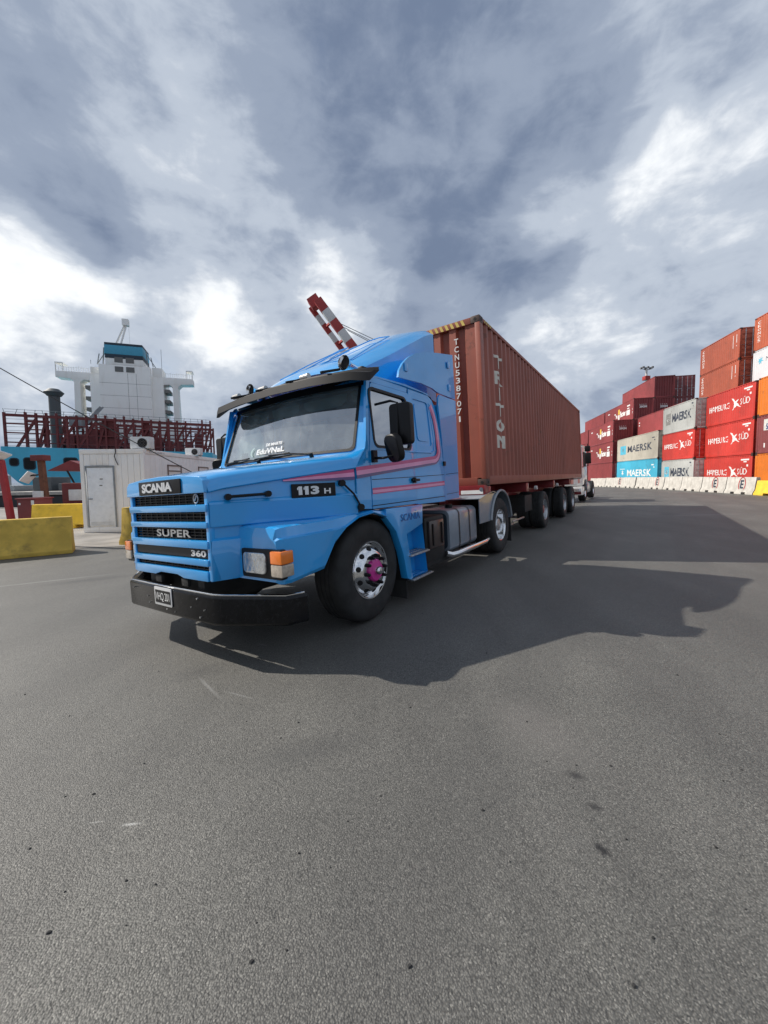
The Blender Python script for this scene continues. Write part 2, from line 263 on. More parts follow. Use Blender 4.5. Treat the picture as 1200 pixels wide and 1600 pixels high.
# ------------------------------------------------------------------ mesh helpers
class MB:
    def __init__(s): s.v = []; s.f = []
    def add(s, vs, fs):
        k = len(s.v); s.v += [tuple(v) for v in vs]; s.f += [tuple(i + k for i in f) for f in fs]; return s
    def box(s, x0, x1, y0, y1, z0, z1):
        x0, x1 = min(x0, x1), max(x0, x1); y0, y1 = min(y0, y1), max(y0, y1); z0, z1 = min(z0, z1), max(z0, z1)
        return s.add([(x0,y0,z0),(x1,y0,z0),(x1,y1,z0),(x0,y1,z0),(x0,y0,z1),(x1,y0,z1),(x1,y1,z1),(x0,y1,z1)],
                     [(0,3,2,1),(4,5,6,7),(0,1,5,4),(1,2,6,5),(2,3,7,6),(3,0,4,7)])
    def prism(s, poly, axis, a, b):
        n = len(poly)
        def P(u, v, w): return {'y': (u, w, v), 'x': (w, u, v), 'z': (u, v, w)}[axis]
        return s.add([P(u, v, a) for u, v in poly] + [P(u, v, b) for u, v in poly],
                     [tuple(range(n))[::-1], tuple(range(n, 2*n))] + [(i, (i+1) % n, n + (i+1) % n, n + i) for i in range(n)])
    def beam(s, a, b, w, h=None, up=(0, 0, 1)):
        a = Vector(a); b = Vector(b); h = h or w; d = (b - a).normalized(); u = Vector(up)
        if abs(d.dot(u)) > 0.98: u = Vector((0, 1, 0))
        r = d.cross(u).normalized(); u = r.cross(d)
        pts = [q + r * (i * w / 2) + u * (j * h / 2) for q in (a, b) for i, j in ((-1,-1),(1,-1),(1,1),(-1,1))]
        return s.add(pts, [(0,3,2,1),(4,5,6,7),(0,1,5,4),(1,2,6,5),(2,3,7,6),(3,0,4,7)])
    def tube(s, path, r, n=10, caps=True):
        path = [Vector(p) for p in path]; rings = []; prev = None
        rr = r if isinstance(r, (list, tuple)) else [r] * len(path)
        for i, p in enumerate(path):
            d = (path[min(i+1, len(path)-1)] - path[max(i-1, 0)]).normalized()
            if prev is None:
                u = Vector((0, 0, 1)) if abs(d.z) < 0.9 else Vector((1, 0, 0)); u = (u - d * u.dot(d)).normalized()
            else: u = (prev - d * prev.dot(d)).normalized()
            prev = u; w = d.cross(u)
            rings.append([p + u * (cos(2*pi*k/n) * rr[i]) + w * (sin(2*pi*k/n) * rr[i]) for k in range(n)])
        fs = []
        for i in range(len(path)-1):
            for k in range(n): fs.append((i*n+k, i*n+(k+1) % n, (i+1)*n+(k+1) % n, (i+1)*n+k))
        if caps: fs += [tuple(range(n))[::-1], tuple(range((len(path)-1)*n, len(path)*n))]
        return s.add([p for rg in rings for p in rg], fs)
    def lathe(s, prof, c, n=40, sgn=1):          # around the y axis through c; prof = [(r, y)]
        vs = [(c[0] + r*cos(2*pi*k/n), c[1] + sgn*y, c[2] + r*sin(2*pi*k/n)) for r, y in prof for k in range(n)]
        fs = [(i*n+k, (i+1)*n+k, (i+1)*n+(k+1) % n, i*n+(k+1) % n) for i in range(len(prof)-1) for k in range(n)]
        if prof[0][0] > 1e-4 and False: pass
        return s.add(vs, fs)
    def loft(s, secs, close=False, capa=False, capb=False):
        n = len(secs[0]); fs = []
        for i in range(len(secs)-1):
            for k in range(n if close else n-1): fs.append((i*n+k, i*n+(k+1) % n, (i+1)*n+(k+1) % n, (i+1)*n+k))
        if capa: fs.append(tuple(range(n))[::-1])
        if capb: fs.append(tuple(range((len(secs)-1)*n, len(secs)*n)))
        return s.add([p for sc in secs for p in sc], fs)
    def mesh(s, name, m, bevel=0.0, seg=2, ang=35, weld=True, thick=0.0):
        me = bpy.data.meshes.new(name); me.from_pydata(s.v, [], s.f)
        bm = bmesh.new(); bm.from_mesh(me)
        if weld: bmesh.ops.remove_doubles(bm, verts=bm.verts, dist=1e-5)
        bmesh.ops.recalc_face_normals(bm, faces=bm.faces)
        if thick: bmesh.ops.solidify(bm, geom=list(bm.faces), thickness=thick)
        if bevel:
            es = [e for e in bm.edges if len(e.link_faces) == 2 and e.calc_face_angle(0) > radians(25)]
            bmesh.ops.bevel(bm, geom=es, offset=bevel, segments=seg, profile=0.6, affect='EDGES', clamp_overlap=True)
        bm.to_mesh(me); bm.free()
        for p in me.polygons: p.use_smooth = True
        me.set_sharp_from_angle(angle=radians(ang)); me.materials.append(m); return me
    def build(s, name, m, parent=None, **kw): return link(name, s.mesh(name, m, **kw), parent)
def link(name, me, parent=None):
    o = bpy.data.objects.new(name, me); COL.objects.link(o); o.parent = parent; return o
def tag(o, label, cat, group=None):
    o['label'] = label; o['category'] = cat
    if group: o['group'] = group
    return o
def struct(o): o['kind'] = 'structure'; return o
def thing(name, label, cat, loc=(0, 0, 0), rotz=0.0, group=None):
    o = bpy.data.objects.new(name, None); COL.objects.link(o); o.location = loc; o.rotation_euler = (0, 0, rotz); o.empty_display_size = 0.2
    return tag(o, label, cat, group)
def B(x0, x1, y0, y1, z0, z1): return MB().box(x0, x1, y0, y1, z0, z1)
def part(name, m, parent, *dims, bevel=0.006): return B(*dims).build(name, m, parent, bevel=bevel)
def rrect(x0, x1, z0, z1, r, n=4):
    pts = []
    for cx, cz, a0 in ((x1-r, z1-r, 0), (x0+r, z1-r, 90), (x0+r, z0+r, 180), (x1-r, z0+r, 270)):
        for k in range(n+1): a = radians(a0 + 90*k/n); pts.append((cx + r*cos(a), cz + r*sin(a)))
    return pts
def plate(name, m, parent, outer, holes, fn, thick, bevel=0.0):
    """a sheet outline with holes, filled flat and carried into place by fn(u, v) -> point; thick along the normal"""
    bm = bmesh.new(); es = []
    for loop in [outer] + holes:
        vv = [bm.verts.new((u, v, 0)) for u, v in loop]
        es += [bm.edges.new((vv[i], vv[(i+1) % len(vv)])) for i in range(len(vv))]
    bmesh.ops.triangle_fill(bm, use_beauty=True, edges=es, normal=(0, 0, 1))
    bmesh.ops.recalc_face_normals(bm, faces=bm.faces)
    if thick:
        top = bmesh.ops.extrude_face_region(bm, geom=list(bm.faces)); vs_ = [g for g in top['geom'] if isinstance(g, bmesh.types.BMVert)]
        for v in vs_: v.co.z = thick
        bmesh.ops.recalc_face_normals(bm, faces=bm.faces)
    for v in bm.verts:
        q = fn(v.co.x, v.co.y, v.co.z); v.co = q
    bmesh.ops.recalc_face_normals(bm, faces=bm.faces)
    me = bpy.data.meshes.new(name); bm.to_mesh(me); bm.free()
    for p in me.polygons: p.use_smooth = True
    me.set_sharp_from_angle(angle=radians(30)); me.materials.append(m)
    return link(name, me, parent)
def text2d(s, bold=0.0, space=1.0):
    cu = bpy.data.curves.new('t', 'FONT'); cu.body = s; cu.size = 1.0; cu.offset = bold; cu.space_character = space; cu.resolution_u = 3
    o = bpy.data.objects.new('t', cu); COL.objects.link(o)
    me = bpy.data.meshes.new_from_object(o); bpy.data.objects.remove(o, do_unlink=True); bpy.data.curves.remove(cu)
    vs = [(v.co.x, v.co.y) for v in me.vertices]; fs = [tuple(p.vertices) for p in me.polygons]; bpy.data.meshes.remove(me)
    x0 = min(v[0] for v in vs); x1 = max(v[0] for v in vs); y0 = min(v[1] for v in vs); y1 = max(v[1] for v in vs)
    return [((x-x0)/(x1-x0), (y-y0)/(y1-y0)) for x, y in vs], fs, (x1-x0)/(y1-y0)
_tc = {}
def lettering(name, s, m, parent, fn, bold=0.0, cuts=None, box=(0, 1, 0, 1), space=1.0, thick=0.0):
    """text filling the rectangle box = (u0, u1, v0, v1); fn(u, v) -> point; cuts = u values where the surface bends"""
    key = (s, bold, space)
    if key not in _tc: _tc[key] = text2d(s, bold, space)
    vs, fs, _ = _tc[key]; u0, u1, v0, v1 = box
    return flat(name, m, parent, [(u0 + a*(u1-u0), v0 + b*(v1-v0)) for a, b in vs], fs, fn, cuts, thick)
def flat(name, m, parent, vs, fs, fn, cuts=None, thick=0.0):
    bm = bmesh.new(); vv = [bm.verts.new((a, b, 0)) for a, b in vs]
    for f in fs:
        try: bm.faces.new([vv[i] for i in f])
        except ValueError: pass
    if cuts:
        lo = min(v[0] for v in vs); hi = max(v[0] for v in vs)
        for c in cuts:
            if lo < c < hi: bmesh.ops.bisect_plane(bm, geom=bm.verts[:] + bm.edges[:] + bm.faces[:], plane_co=(c, 0, 0), plane_no=(1, 0, 0))
    if thick:
        r = bmesh.ops.extrude_face_region(bm, geom=list(bm.faces))
        for g in r['geom']:
            if isinstance(g, bmesh.types.BMVert): g.co.z = 1.0
    for v in bm.verts:
        p = Vector(fn(v.co.x, v.co.y))
        if thick and v.co.z > 0.5: p = p + thick
        v.co = p
    bmesh.ops.recalc_face_normals(bm, faces=bm.faces)
    me = bpy.data.meshes.new(name); bm.to_mesh(me); bm.free(); me.materials.append(m)
    return link(name, me, parent)
def quadfs(rects):
    vs = []; fs = []
    for x0, x1, y0, y1 in rects: k = len(vs); vs += [(x0, y0), (x1, y0), (x1, y1), (x0, y1)]; fs.append((k, k+1, k+2, k+3))
    return vs, fs

# ------------------------------------------------------------------ truck frame in the world
TF = Vector((-0.5597, -0.8287, -0.0013)).normalized(); TU = Vector((-0.0410, 0.0261, 0.9988)).normalized()
TL = TU.cross(TF).normalized(); TU = TF.cross(TL)
T0 = Vector((-1.0677, 4.4721, -0.0534))
TM = Matrix((TF, TL, TU)).transposed(); TROT = TM.to_euler()
def tw(x, y, z): return T0 + TM @ Vector((x, y, z))
AXH = Vector((TF.x, TF.y, 0)).normalized(); SXH = Vector((-AXH.y, AXH.x, 0))
def zg_s(s):                       # the yard falls gently across the lane the truck stands in
    k = TL.z / hypot(TL.x, TL.y)
    def lin(s): return tw(0, 0, 0).z + k * s
    if s >= 1.35: return lin(1.35) + 0.018 * min(s - 1.35, 4.2)
    if s <= -1.6: return max(lin(s), lin(-1.6) - 0.045 * (1 - math.exp((s + 1.6) / 0.9)))
    return lin(s)
def zg(x, y): return zg_s((Vector((x, y, 0)) - Vector((T0.x, T0.y, 0))).dot(SXH))

# ------------------------------------------------------------------ setting: yard, quay, water
QA = (Vector((-6, 25, 0)), Vector((-0.06, 1.0, 0)).normalized())        # a quay line; water lies beyond it on the left
QB = (Vector((-6, 25, 0)), Vector((1.0, -0.05, 0)).normalized())
bm = bmesh.new()
ss = [-400, -120, -60, -30, -15, -9, -6, -4.5, -3.6, -3.0, -2.6, -2.3, -2.0, -1.8, -1.6, -1.35, 0, 1.35, 3, 5.55, 8, 20, 60, 150, 600]
tt = [-1200, -300, -80, -30, 0, 30, 120]
grid = {}
for i, s_ in enumerate(ss):
    for j, t_ in enumerate(tt):
        p = Vector((T0.x, T0.y, 0)) + SXH * s_ + AXH * t_; p.z = zg_s(s_); grid[i, j] = bm.verts.new(p)
for i in range(len(ss)-1):
    for j in range(len(tt)-1): bm.faces.new((grid[i, j], grid[i+1, j], grid[i+1, j+1], grid[i, j+1]))
for co, no in (QA, QB): bmesh.ops.bisect_plane(bm, geom=bm.verts[:] + bm.edges[:] + bm.faces[:], plane_co=co, plane_no=no)
kill = [f for f in bm.faces if (f.calc_center_median() - QA[0]).dot(QA[1]) > 0 and (f.calc_center_median() - QB[0]).dot(QB[1]) < 0]
bmesh.ops.delete(bm, geom=kill, context='FACES'); bmesh.ops.recalc_face_normals(bm, faces=bm.faces)
me = bpy.data.meshes.new('ground'); bm.to_mesh(me); bm.free(); me.materials.append(ASPH)
for p in me.polygons:
    if p.normal.z < 0: p.flip()
struct(link('ground', me))
w = MB(); w.add([(-1500, 10, -2), (400, 10, -2), (400, 2500, -2), (-1500, 2500, -2)], [(0, 1, 2, 3)]); struct(w.build('water', WATER))
qd = Vector((-QA[1].y, QA[1].x, 0)); q0 = QA[0]; wl = MB()
wl.beam(q0 + Vector((0, 0.16, -1.35)), q0 + qd * 160 + Vector((0, 0.16, -1.35)), 0.3, 2.4); q2 = Vector((QB[1].y, -QB[1].x, 0)) * -1
wl.beam(q0 + Vector((-0.16, 0, -1.35)), q0 + q2 * 500 + Vector((-0.16, 0, -1.35)), 0.3, 2.4)
struct(wl.build('quay_wall', CONC))
ap = MB()                                             # pale concrete apron by the cabin and along the quay
za = zg(-9, 12) + 0.006
ap.add([(-8.9, 8.95, za), (-6.0, 9.6, za), (-6.1, 24.5, za), (-40, 22.6, za), (-40, 10.9, za), (-12, 10.4, za)], [(0, 1, 2, 3, 4, 5)])
APR = mat('pale_apron_concrete', (0.27, 0.255, 0.235), 0.9, var=0.18, vs=1.5, dirt=(0.12, 0.115, 0.11), dscale=0.9, damt=0.6, bump=0.2, bs=50)
struct(ap.build('concrete_apron', APR))

# ------------------------------------------------------------------ the blue tractor
tr = thing('tractor_truck', 'glossy blue bonneted tractor truck with pink stripes and black sun visor', 'truck')
tr.location = T0; tr.rotation_euler = TROT
S = 1.2
def sidey(z, x=0): return S if z < 1.75 else S - (z - 1.75) * 0.075
def onside(off): return lambda u, v, t=0: (u, sidey(v) + off, v)
def mir(f, sgn): return lambda u, v, t=0: (f(u, v, t)[0], f(u, v, t)[1] * sgn, f(u, v, t)[2])

# bonnet: nose, top and flanks
def bw(x): return 0.655 + (1.42 - x) * (1.208 - 0.655) / (1.42 - 0.225)
secs = []
for x, zt, zb in ((1.40, 1.505, .675), (1.30, 1.528, .675), (1.18, 1.545, .675), (1.12, 1.553, .98), (0.8, 1.595, 1.02), (0.5, 1.632, 1.05), (0.23, 1.665, 1.08)):
    w = bw(x)
    q = 1.0 if zb < .9 else 0.0; ra = max(zb, 1.03)
    half = [(0.0, zt + .035), (w * .5, zt + .028), (w - .12, zt + .006), (w - .06, zt - .012), (w - .035, zt - .035), (w + .004, zt - .118), (w - .006, zt - .128), (w - .026, zt - .132),
            (w - .024, 1.312), (w - .002, 1.294), (w + .004, 1.284), (w - .002, 1.112), (w - .008, 1.104), (w - .030, 1.098), (w - .030, 1.016 if q else ra), (w - .006, .998 if q else ra - .004), (w - .002, .988 if q else ra - .008), (w - .045, zb)]
    secs.append([(x, -y, z) for y, z in half[::-1]] + [(x, y, z) for y, z in half[1:]])
bon = MB().loft(secs).build('bonnet', BLUE, tr, ang=30)
# nose face over the grille, rounded forward
def nose(y, z): return 1.425 - 0.03 * (abs(y) / .62) ** 4
nz = [(-.655, 1.38), (-.655, 1.39), (-.645, 1.475), (-.60, 1.51), (-.3, 1.535), (0, 1.542), (.3, 1.535), (.60, 1.51), (.645, 1.475), (.655, 1.39), (.655, 1.38)]
MB().prism(nz, 'x', 1.36, 1.428).build('nose_panel', BLUE, tr, bevel=0.012, seg=3)
nzz = [(-.60, .675), (-.60, .757), (.60, .757), (.60, .675), (.24, .675), (.14, .70), (-.14, .70), (-.24, .675)]
MB().prism(nzz, 'x', 1.34, 1.415).build('lower_grille_panel', BLUE, tr, bevel=0.01)
for z0, z1, hw in ((1.23, 1.29, .645), (1.10, 1.15, .638), (.935, 1.00, .63), (.797, .85, .622)):
    MB().prism([(-hw, z0), (hw, z0), (hw, z1), (-hw, z1)], 'x', 1.345, 1.42).build('grille_bar', BLUE, tr, bevel=0.009)
for sg in (1, -1):
    MB().prism([(sg*.605, .68), (sg*.652, .68), (sg*.652, 1.385), (sg*.605, 1.385)], 'x', 1.33, 1.405).build('grille_post', BLUE, tr, bevel=0.008)
for z0, z1 in ((1.29, 1.38), (1.15, 1.23), (1.0, 1.10), (.85, .935), (.757, .797)):
    g = MB(); n = max(2, int((z1 - z0) / .022))
    for k in range(n): zz = z0 + (k + .5) * (z1 - z0) / n; g.box(1.372, 1.384, -.60, .60, zz - .0035, zz + .0035)
    for k in range(13): yy = -.60 + .1 * k; g.box(1.366, 1.380, yy - .005, yy + .005, z0, z1)
    g.build('grille_mesh', BLACKP, tr)
part('radiator', DARK, tr, 1.30, 1.34, -.60, .60, .69, 1.38, bevel=0)
sp = part('name_plate', BLACKP, tr, 1.428, 1.440, -.375, .335, 1.388, 1.508, bevel=0.004)
front = lambda x: (lambda u, v: (x, u, v))
lettering('front_lettering', 'SCANIA', SILVER, sp, front(1.441), .035, None, (-.30, .215, 1.408, 1.488), .92, Vector((.006, 0, 0)))
em = MB().tube([(1.392, .47 + .032*cos(a*pi/8), 1.337 + .036*sin(a*pi/8)) for a in range(17)], .005, 6, False); em.tube([(1.392, .455, 1.32), (1.394, .475, 1.345), (1.392, .468, 1.362), (1.392, .487, 1.35)], .005, 6)
em.build('emblem', SILVER, tr)
part('model_plate_backing', BLACKP, tr, 1.385, 1.395, -.60, .60, .858, .928, bevel=0)
lettering('grille_number', '360', SILVER, tr, front(1.397), .03, None, (.36, .575, .868, .920), 1, Vector((.005, 0, 0)))
lettering('grille_word', 'SUPER', ALU, tr, front(1.388), .02, None, (-.20, .36, 1.018, 1.082), 1.05, Vector((.006, 0, 0)))
# bonnet flank: badge, grab handle, catch, stripe
bn_d = Vector((-(1.42 - .20), 1.165 - .655, 0)).normalized(); bn_n = Vector((bn_d.y, -bn_d.x, 0)); bn_n = Vector((.51, 1.22, 0)).normalized()
def flank(off, sgn=1): return lambda u, v: (u + bn_n.x * off, sgn * (bw(u) - .012 + bn_n.y * off), v)
for sgn in (1, -1):
    vs_, fs_ = quadfs([(.80, .43, 1.295, 1.415)])
    bp = flat('model_badge', BLACKP, tr, vs_, fs_, flank(.006, sgn), None, Vector((0, .008 * sgn, 0)))
    if sgn == 1:
        for dg, ua, ub in (('1', .745, .715), ('1', .692, .662), ('3', .645, .572)): lettering('badge_digit', dg, WHITEP, bp, flank(.018), .05, None, (ua, ub, 1.318, 1.392))
        for ua in (.745, .692): flat('badge_digit_flag', WHITEP, bp, [(ua + .011, 1.362), (ua + .002, 1.362), (ua + .002, 1.390), (ua + .011, 1.378)], [(0, 1, 2, 3)], flank(.018))
        lettering('badge_letter', 'H', WHITEP, bp, flank(.018), .03, None, (.53, .472, 1.318, 1.367))
    h = MB(); fa = flank(.035, sgn)
    h.tube([fa(1.27, 1.338), fa(.99, 1.345)], .012, 8)
    for xx, zz in ((1.27, 1.337), (.985, 1.345)): h.tube([flank(-.005, sgn)(xx, zz), flank(.048, sgn)(xx, zz)], .026, 10)
    h.build('grab_handle', BLACKP, tr)
    h = MB(); h.tube([flank(.03, sgn)(.36, 1.40), flank(.035, sgn)(.27, 1.30), flank(.03, sgn)(.205, 1.175)], .010, 8)
    for xx, zz, r in ((.37, 1.405, .03), (.205, 1.17, .032)): h.tube([flank(0, sgn)(xx, zz), flank(.045, sgn)(xx, zz)], r, 10)
    h.build('bonnet_catch', BLACKP, tr)
def ribbon(name, m, pts, w0, w1, fn, parent=tr):
    vs = []; fs = []; n = len(pts)
    for i, (u, v) in enumerate(pts):
        a = pts[max(i-1, 0)]; b = pts[min(i+1, n-1)]; du, dv = b[0]-a[0], b[1]-a[1]; L = hypot(du, dv); nx, nz_ = -dv/L, du/L
        k = i / (n-1); o0 = w0[0] + (w0[1]-w0[0])*k; o1 = w1[0] + (w1[1]-w1[0])*k
        vs += [(u + nx*o0, v + nz_*o0), (u + nx*o1, v + nz_*o1)]
    for i in range(n-1): fs.append((2*i, 2*i+1, 2*i+3, 2*i+2))
    return flat(name, m, parent, vs, fs, fn)
# u runs backwards, so offsets are taken with the path running towards -x: normal (+) points down
st0 = [(.86, 1.452), (.6, 1.47), (.24, 1.492)]
ribbon('bonnet_stripe', CRIMS, st0, (-.004, -.040), (.0, -.010), flank(.004)); ribbon('bonnet_stripe', PINK, st0, (.0, -.010), (.008, .030), flank(.0045)); ribbon('bonnet_stripe', PURPLE, st0, (.008, .030), (.010, .060), flank(.004))

for sgn in (1, -1):
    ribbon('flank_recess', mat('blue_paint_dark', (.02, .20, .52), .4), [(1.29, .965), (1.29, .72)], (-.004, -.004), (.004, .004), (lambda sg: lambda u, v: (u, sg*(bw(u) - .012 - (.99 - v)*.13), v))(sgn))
# fenders over the front wheels
arch = [(.74, .69), (.60, .87), (.44, .995), (.25, 1.065), (.0, 1.09), (-.22, 1.03), (-.40, .86), (-.52, .60), (-.60, .28)]
for sg in (1, -1):
    st = [(1.205, .675), (1.19, .66), (1.165, .655), (1.10, .655), (.90, .675)] + arch[:6]
    secs = []
    for x, zb in st:
        k = max(0, min(1, (x - .8) / .35)); zt = 1.095 if x > .6 else 1.095 + (0.6 - x) * .06
        if x < 0: zt = 1.131 + x * .12
        yo = 1.225; dx = 0.0; zc0 = 1.0
        if x > 1.2: yo, zt, zc0 = 1.165, 1.008, .985
        elif x > 1.18: yo, zt, zc0 = 1.192, 1.080, 1.0
        elif x > 1.15: yo, zt = 1.212, 1.09
        zb2 = min(zb, zt - .03); zc = min(zc0, zt - .012 if x > 1.2 else zt - .07); zc = max(zc, zb2 + .012)
        yi = bw(x) - .06 if x > .24 else 1.0; ch = .03 if x > 1.2 else (.045 if x > 1.15 else .05)
        secs.append([(x - .0, sg*(yo - .02), zb2), (x, sg*yo, min(zb2 + .03, zc - .005)), (x, sg*(yo + .006), zc), (x - (.006 if x > 1.2 else 0), sg*(yo - .020), zc + .010), (x, sg*(yo - ch*.75), zt - .010), (x, sg*(yo - ch - .012), zt), (x, sg*yi, zt + .010)])
    f = MB().loft(secs)
    a = secs[0]; f.add(a + [(1.205, sg*.70, .675)], [tuple(range(len(a) + 1))])
    f.build('fender', BLUE, tr, ang=14)
    ln = MB(); pr = [(x - .01, z - .012) for x, z in arch]
    ln.loft([[(x, sg*1.2, z) for x, z in pr], [(x, sg*.62, z) for x, z in pr]]); ln.add([(1.16, sg*.66, .70), (1.16, sg*1.19, .70), (.74, sg*1.19, .72), (.74, sg*.66, .72)], [(0, 1, 2, 3)])
    ln.build('fender_liner', CHASS, tr)
    # rear leg of the arch running down beside the steps
    lg = [(-.22, 1.118), (-.40, 1.118), (-1.02, 1.112), (-1.00, .885), (-.62, .80), (-.70, .28), (-.66, .27), (-.585, .30), (-.515, .60), (-.395, .86), (-.215, 1.03)]
    MB().prism(lg, 'y', sg*1.13, sg*1.222).build('sill_panel', BLUE, tr, bevel=0.012)
    if sg == 1: lettering('sill_lettering', 'SCANIA', mat('blue_paint_embossed', (0.05, 0.15, 0.40), .45), tr, lambda u, v: (u, 1.2235, v), .0, None, (-.50, -.93, .955, 1.035), 1, Vector((0, .004, 0)))
    hb = MB().prism(rrect(sg*.775 if sg > 0 else -1.245, sg*1.245 if sg > 0 else -.775, .70, .925, .02), 'x', 1.17, 1.222).build('lamp_housing', BLACKP, tr, bevel=.004)
    ys = sorted((sg*.805, sg*1.075)); MB().prism(rrect(ys[0], ys[1], .733, .897, .035), 'x', 1.215, 1.236).build('headlight', LENS, tr, bevel=.012, seg=3)
    ys = sorted((sg*1.135, sg*1.262)); i1 = MB().prism(rrect(ys[0], ys[1], .818, .915, .012), 'x', 1.12, 1.238).build('turn_signal', AMBER, tr, bevel=.008)
    MB().prism(rrect(ys[0], ys[1], .722, .815, .012), 'x', 1.12, 1.236).build('side_marker_lens', SMOKEL, tr, bevel=.008)
    # steps
    MB().loft([[(-.66, sg*1.20, .80), (-1.02, sg*1.20, .90), (-1.10, sg*1.20, .28), (-.70, sg*1.20, .28)], [(-.66, sg*1.02, .80), (-1.02, sg*1.02, .90), (-1.10, sg*1.02, .28), (-.70, sg*1.02, .28)]], close=True).build('step_well_frame', BLUE, tr)
    MB().add([(-.66, sg*1.03, .82), (-1.03, sg*1.03, .9), (-1.10, sg*1.03, .25), (-.69, sg*1.03, .25)], [(0, 1, 2, 3)]).build('step_well_back', BLUE, tr)
    for z, x0, x1 in ((.555, -.635, -1.09), (.27, -.66, -1.16)):
        ys = sorted((sg*1.05, sg*1.255)); st_ = part('step', ALU, tr, x0, x1, ys[0], ys[1], z - .018, z, bevel=.004)
        k = MB()
        for i in range(11):
            for j in range(3): cx = x0 + (x1-x0)*(i+.6)/11.5; cy = ys[0] + .03 + j*.07; k.box(cx-.012, cx+.006, cy-.02, cy+.02, z + .001, z + .012)
        k.build('step_tread', CHROME, st_)
    part('mud_flap', RUBBER, tr, -.63, -.615, sg*1.18 if sg > 0 else -1.18, sg*.84, .06, .62, bevel=0)

# cab: cowl sides, doors, rear quarters, roof, front pillars
win = rrect(-.85, -.105, 1.765, 2.37, .07, 5)
door = [(-.015, 1.135), (-.93, 1.128), (-.93, 2.43), (-.90, 2.445), (-.175, 2.43), (-.145, 2.40), (-.02, 1.76), (-.012, 1.70)]
quart = [(-.938, 1.118), (-1.71, 1.108), (-1.72, 1.5), (-1.69, 2.0), (-1.65, 2.30), (-1.61, 2.39), (-1.55, 2.455), (-1.45, 2.50), (-.938, 2.50)]
cowl = [(.222, 1.15), (-.006, 1.138), (-.004, 1.70), (-.012, 1.76), (-.137, 2.40), (-.16, 2.45), (-.165, 2.47), (-.10, 2.47), (.045, 1.755), (.12, 1.685), (.222, 1.555)]
rail = [(-.93, 2.435), (-.938, 2.50), (-1.45, 2.50), (-1.5, 2.515), (-1.2, 2.545), (-.17, 2.51), (-.135, 2.475), (-.17, 2.44), (-.90, 2.452)]
for sg in (1, -1):
    nm = lambda off: mir(lambda u, v, t: (u, sidey(v) + off - t, v), sg)
    plate('cowl_side', BLUE, tr, cowl, [], nm(.0), .03)
    d = plate('door', BLUE, tr, door, [win], nm(.004), .03)
    plate('rear_quarter', BLUE, tr, quart, [rrect(-1.405, -1.005, 1.84, 2.40, .045, 3)], nm(.0), .03)
    plate('quarter_inset', BLUE, tr, rrect(-1.41, -1.0, 1.835, 2.405, .045, 3), [], nm(-.012), .004)
    plate('quarter_inset_panel', BLUE, tr, rrect(-1.36, -1.05, 1.89, 2.35, .05, 4), [], nm(-.002), .009)
    plate('roof_rail', BLUE, tr, [(-.17, 2.515), (-.137, 2.478), (-.165, 2.437), (-.90, 2.452), (-.928, 2.506), (-1.45, 2.506), (-1.5, 2.53), (-.9, 2.55)], [], nm(-.006), .04)
    gasket = rrect(-.862, -.093, 1.753, 2.382, .08, 5)
    plate('window_gasket', BLACKP, d, gasket, [rrect(-.835, -.12, 1.78, 2.355, .06, 5)], nm(.010), .014)
    plate('door_glass', SGLASS, d, rrect(-.84, -.115, 1.775, 2.36, .06, 5), [], nm(-.012), .0)
    hh = MB(); hh.box(-.80, -.97, sg*1.205, sg*1.235, 1.395, 1.425); hh.box(-.83, -.86, sg*1.205, sg*1.245, 1.375, 1.44); hh.build('door_handle', BLACKP, d, bevel=.006)
    for hz in (2.49, 1.62): part('quarter_hinge', BLACKP, tr, -1.70, -1.76, sg*1.19, sg*1.215, hz - .03, hz + .03, bevel=.004) if hz < 2 else None
up = [(.225, 1.502), (0, 1.522), (-.5, 1.57), (-1.0, 1.617), (-1.42, 1.657)] + [(-1.42 - .17*sin(a), 1.827 - .17*cos(a)) for a in [k*pi/10 for k in range(1, 5)]] + [(-1.585, 1.90), (-1.59, 2.0), (-1.585, 2.12), (-1.565, 2.22), (-1.53, 2.31), (-1.48, 2.38)]
ribbon('door_stripe', CRIMS, up, (-.046, -.070), (-.012, -.016), onside(.0075)); ribbon('door_stripe', PINK, up, (-.012, -.016), (.030, .032), onside(.008)); ribbon('door_stripe', PURPLE, up, (.030, .032), (.062, .036), onside(.0075))
lo = [(-.02, 1.315), (-.9, 1.335), (-1.70, 1.357)]
ribbon('door_stripe', CRIMS, lo, (-.028, -.028), (-.006, -.006), onside(.0075)); ribbon('door_stripe', PINK, lo, (-.006, -.006), (.022, .022), onside(.008)); ribbon('door_stripe', CRIMS, lo, (.022, .022), (.034, .030), onside(.0075))
for zz0, zz1 in ((1.428, 1.470),): ribbon('door_seam', DARK, [(-.02, zz0), (-.9, .5*(zz0+zz1)), (-1.70, zz1)], (-.003, -.003), (.003, .003), onside(.0068))
ribbon('door_seam', DARK, [(.0, 1.165), (-.9, 1.172), (-1.70, 1.178)], (-.004, -.004), (.004, .004), onside(.0068))
for sg in (1, -1):
    bd = [(-.12, 1.735), (-.9, 1.742), (-1.36, 1.752), (-1.44, 1.78), (-1.475, 1.85), (-1.465, 2.1), (-1.44, 2.40)]
    MB().tube([(x, sg*(sidey(z) + .001), z) for x, z in bd], .008, 6).build('side_moulding', BLUE, tr)
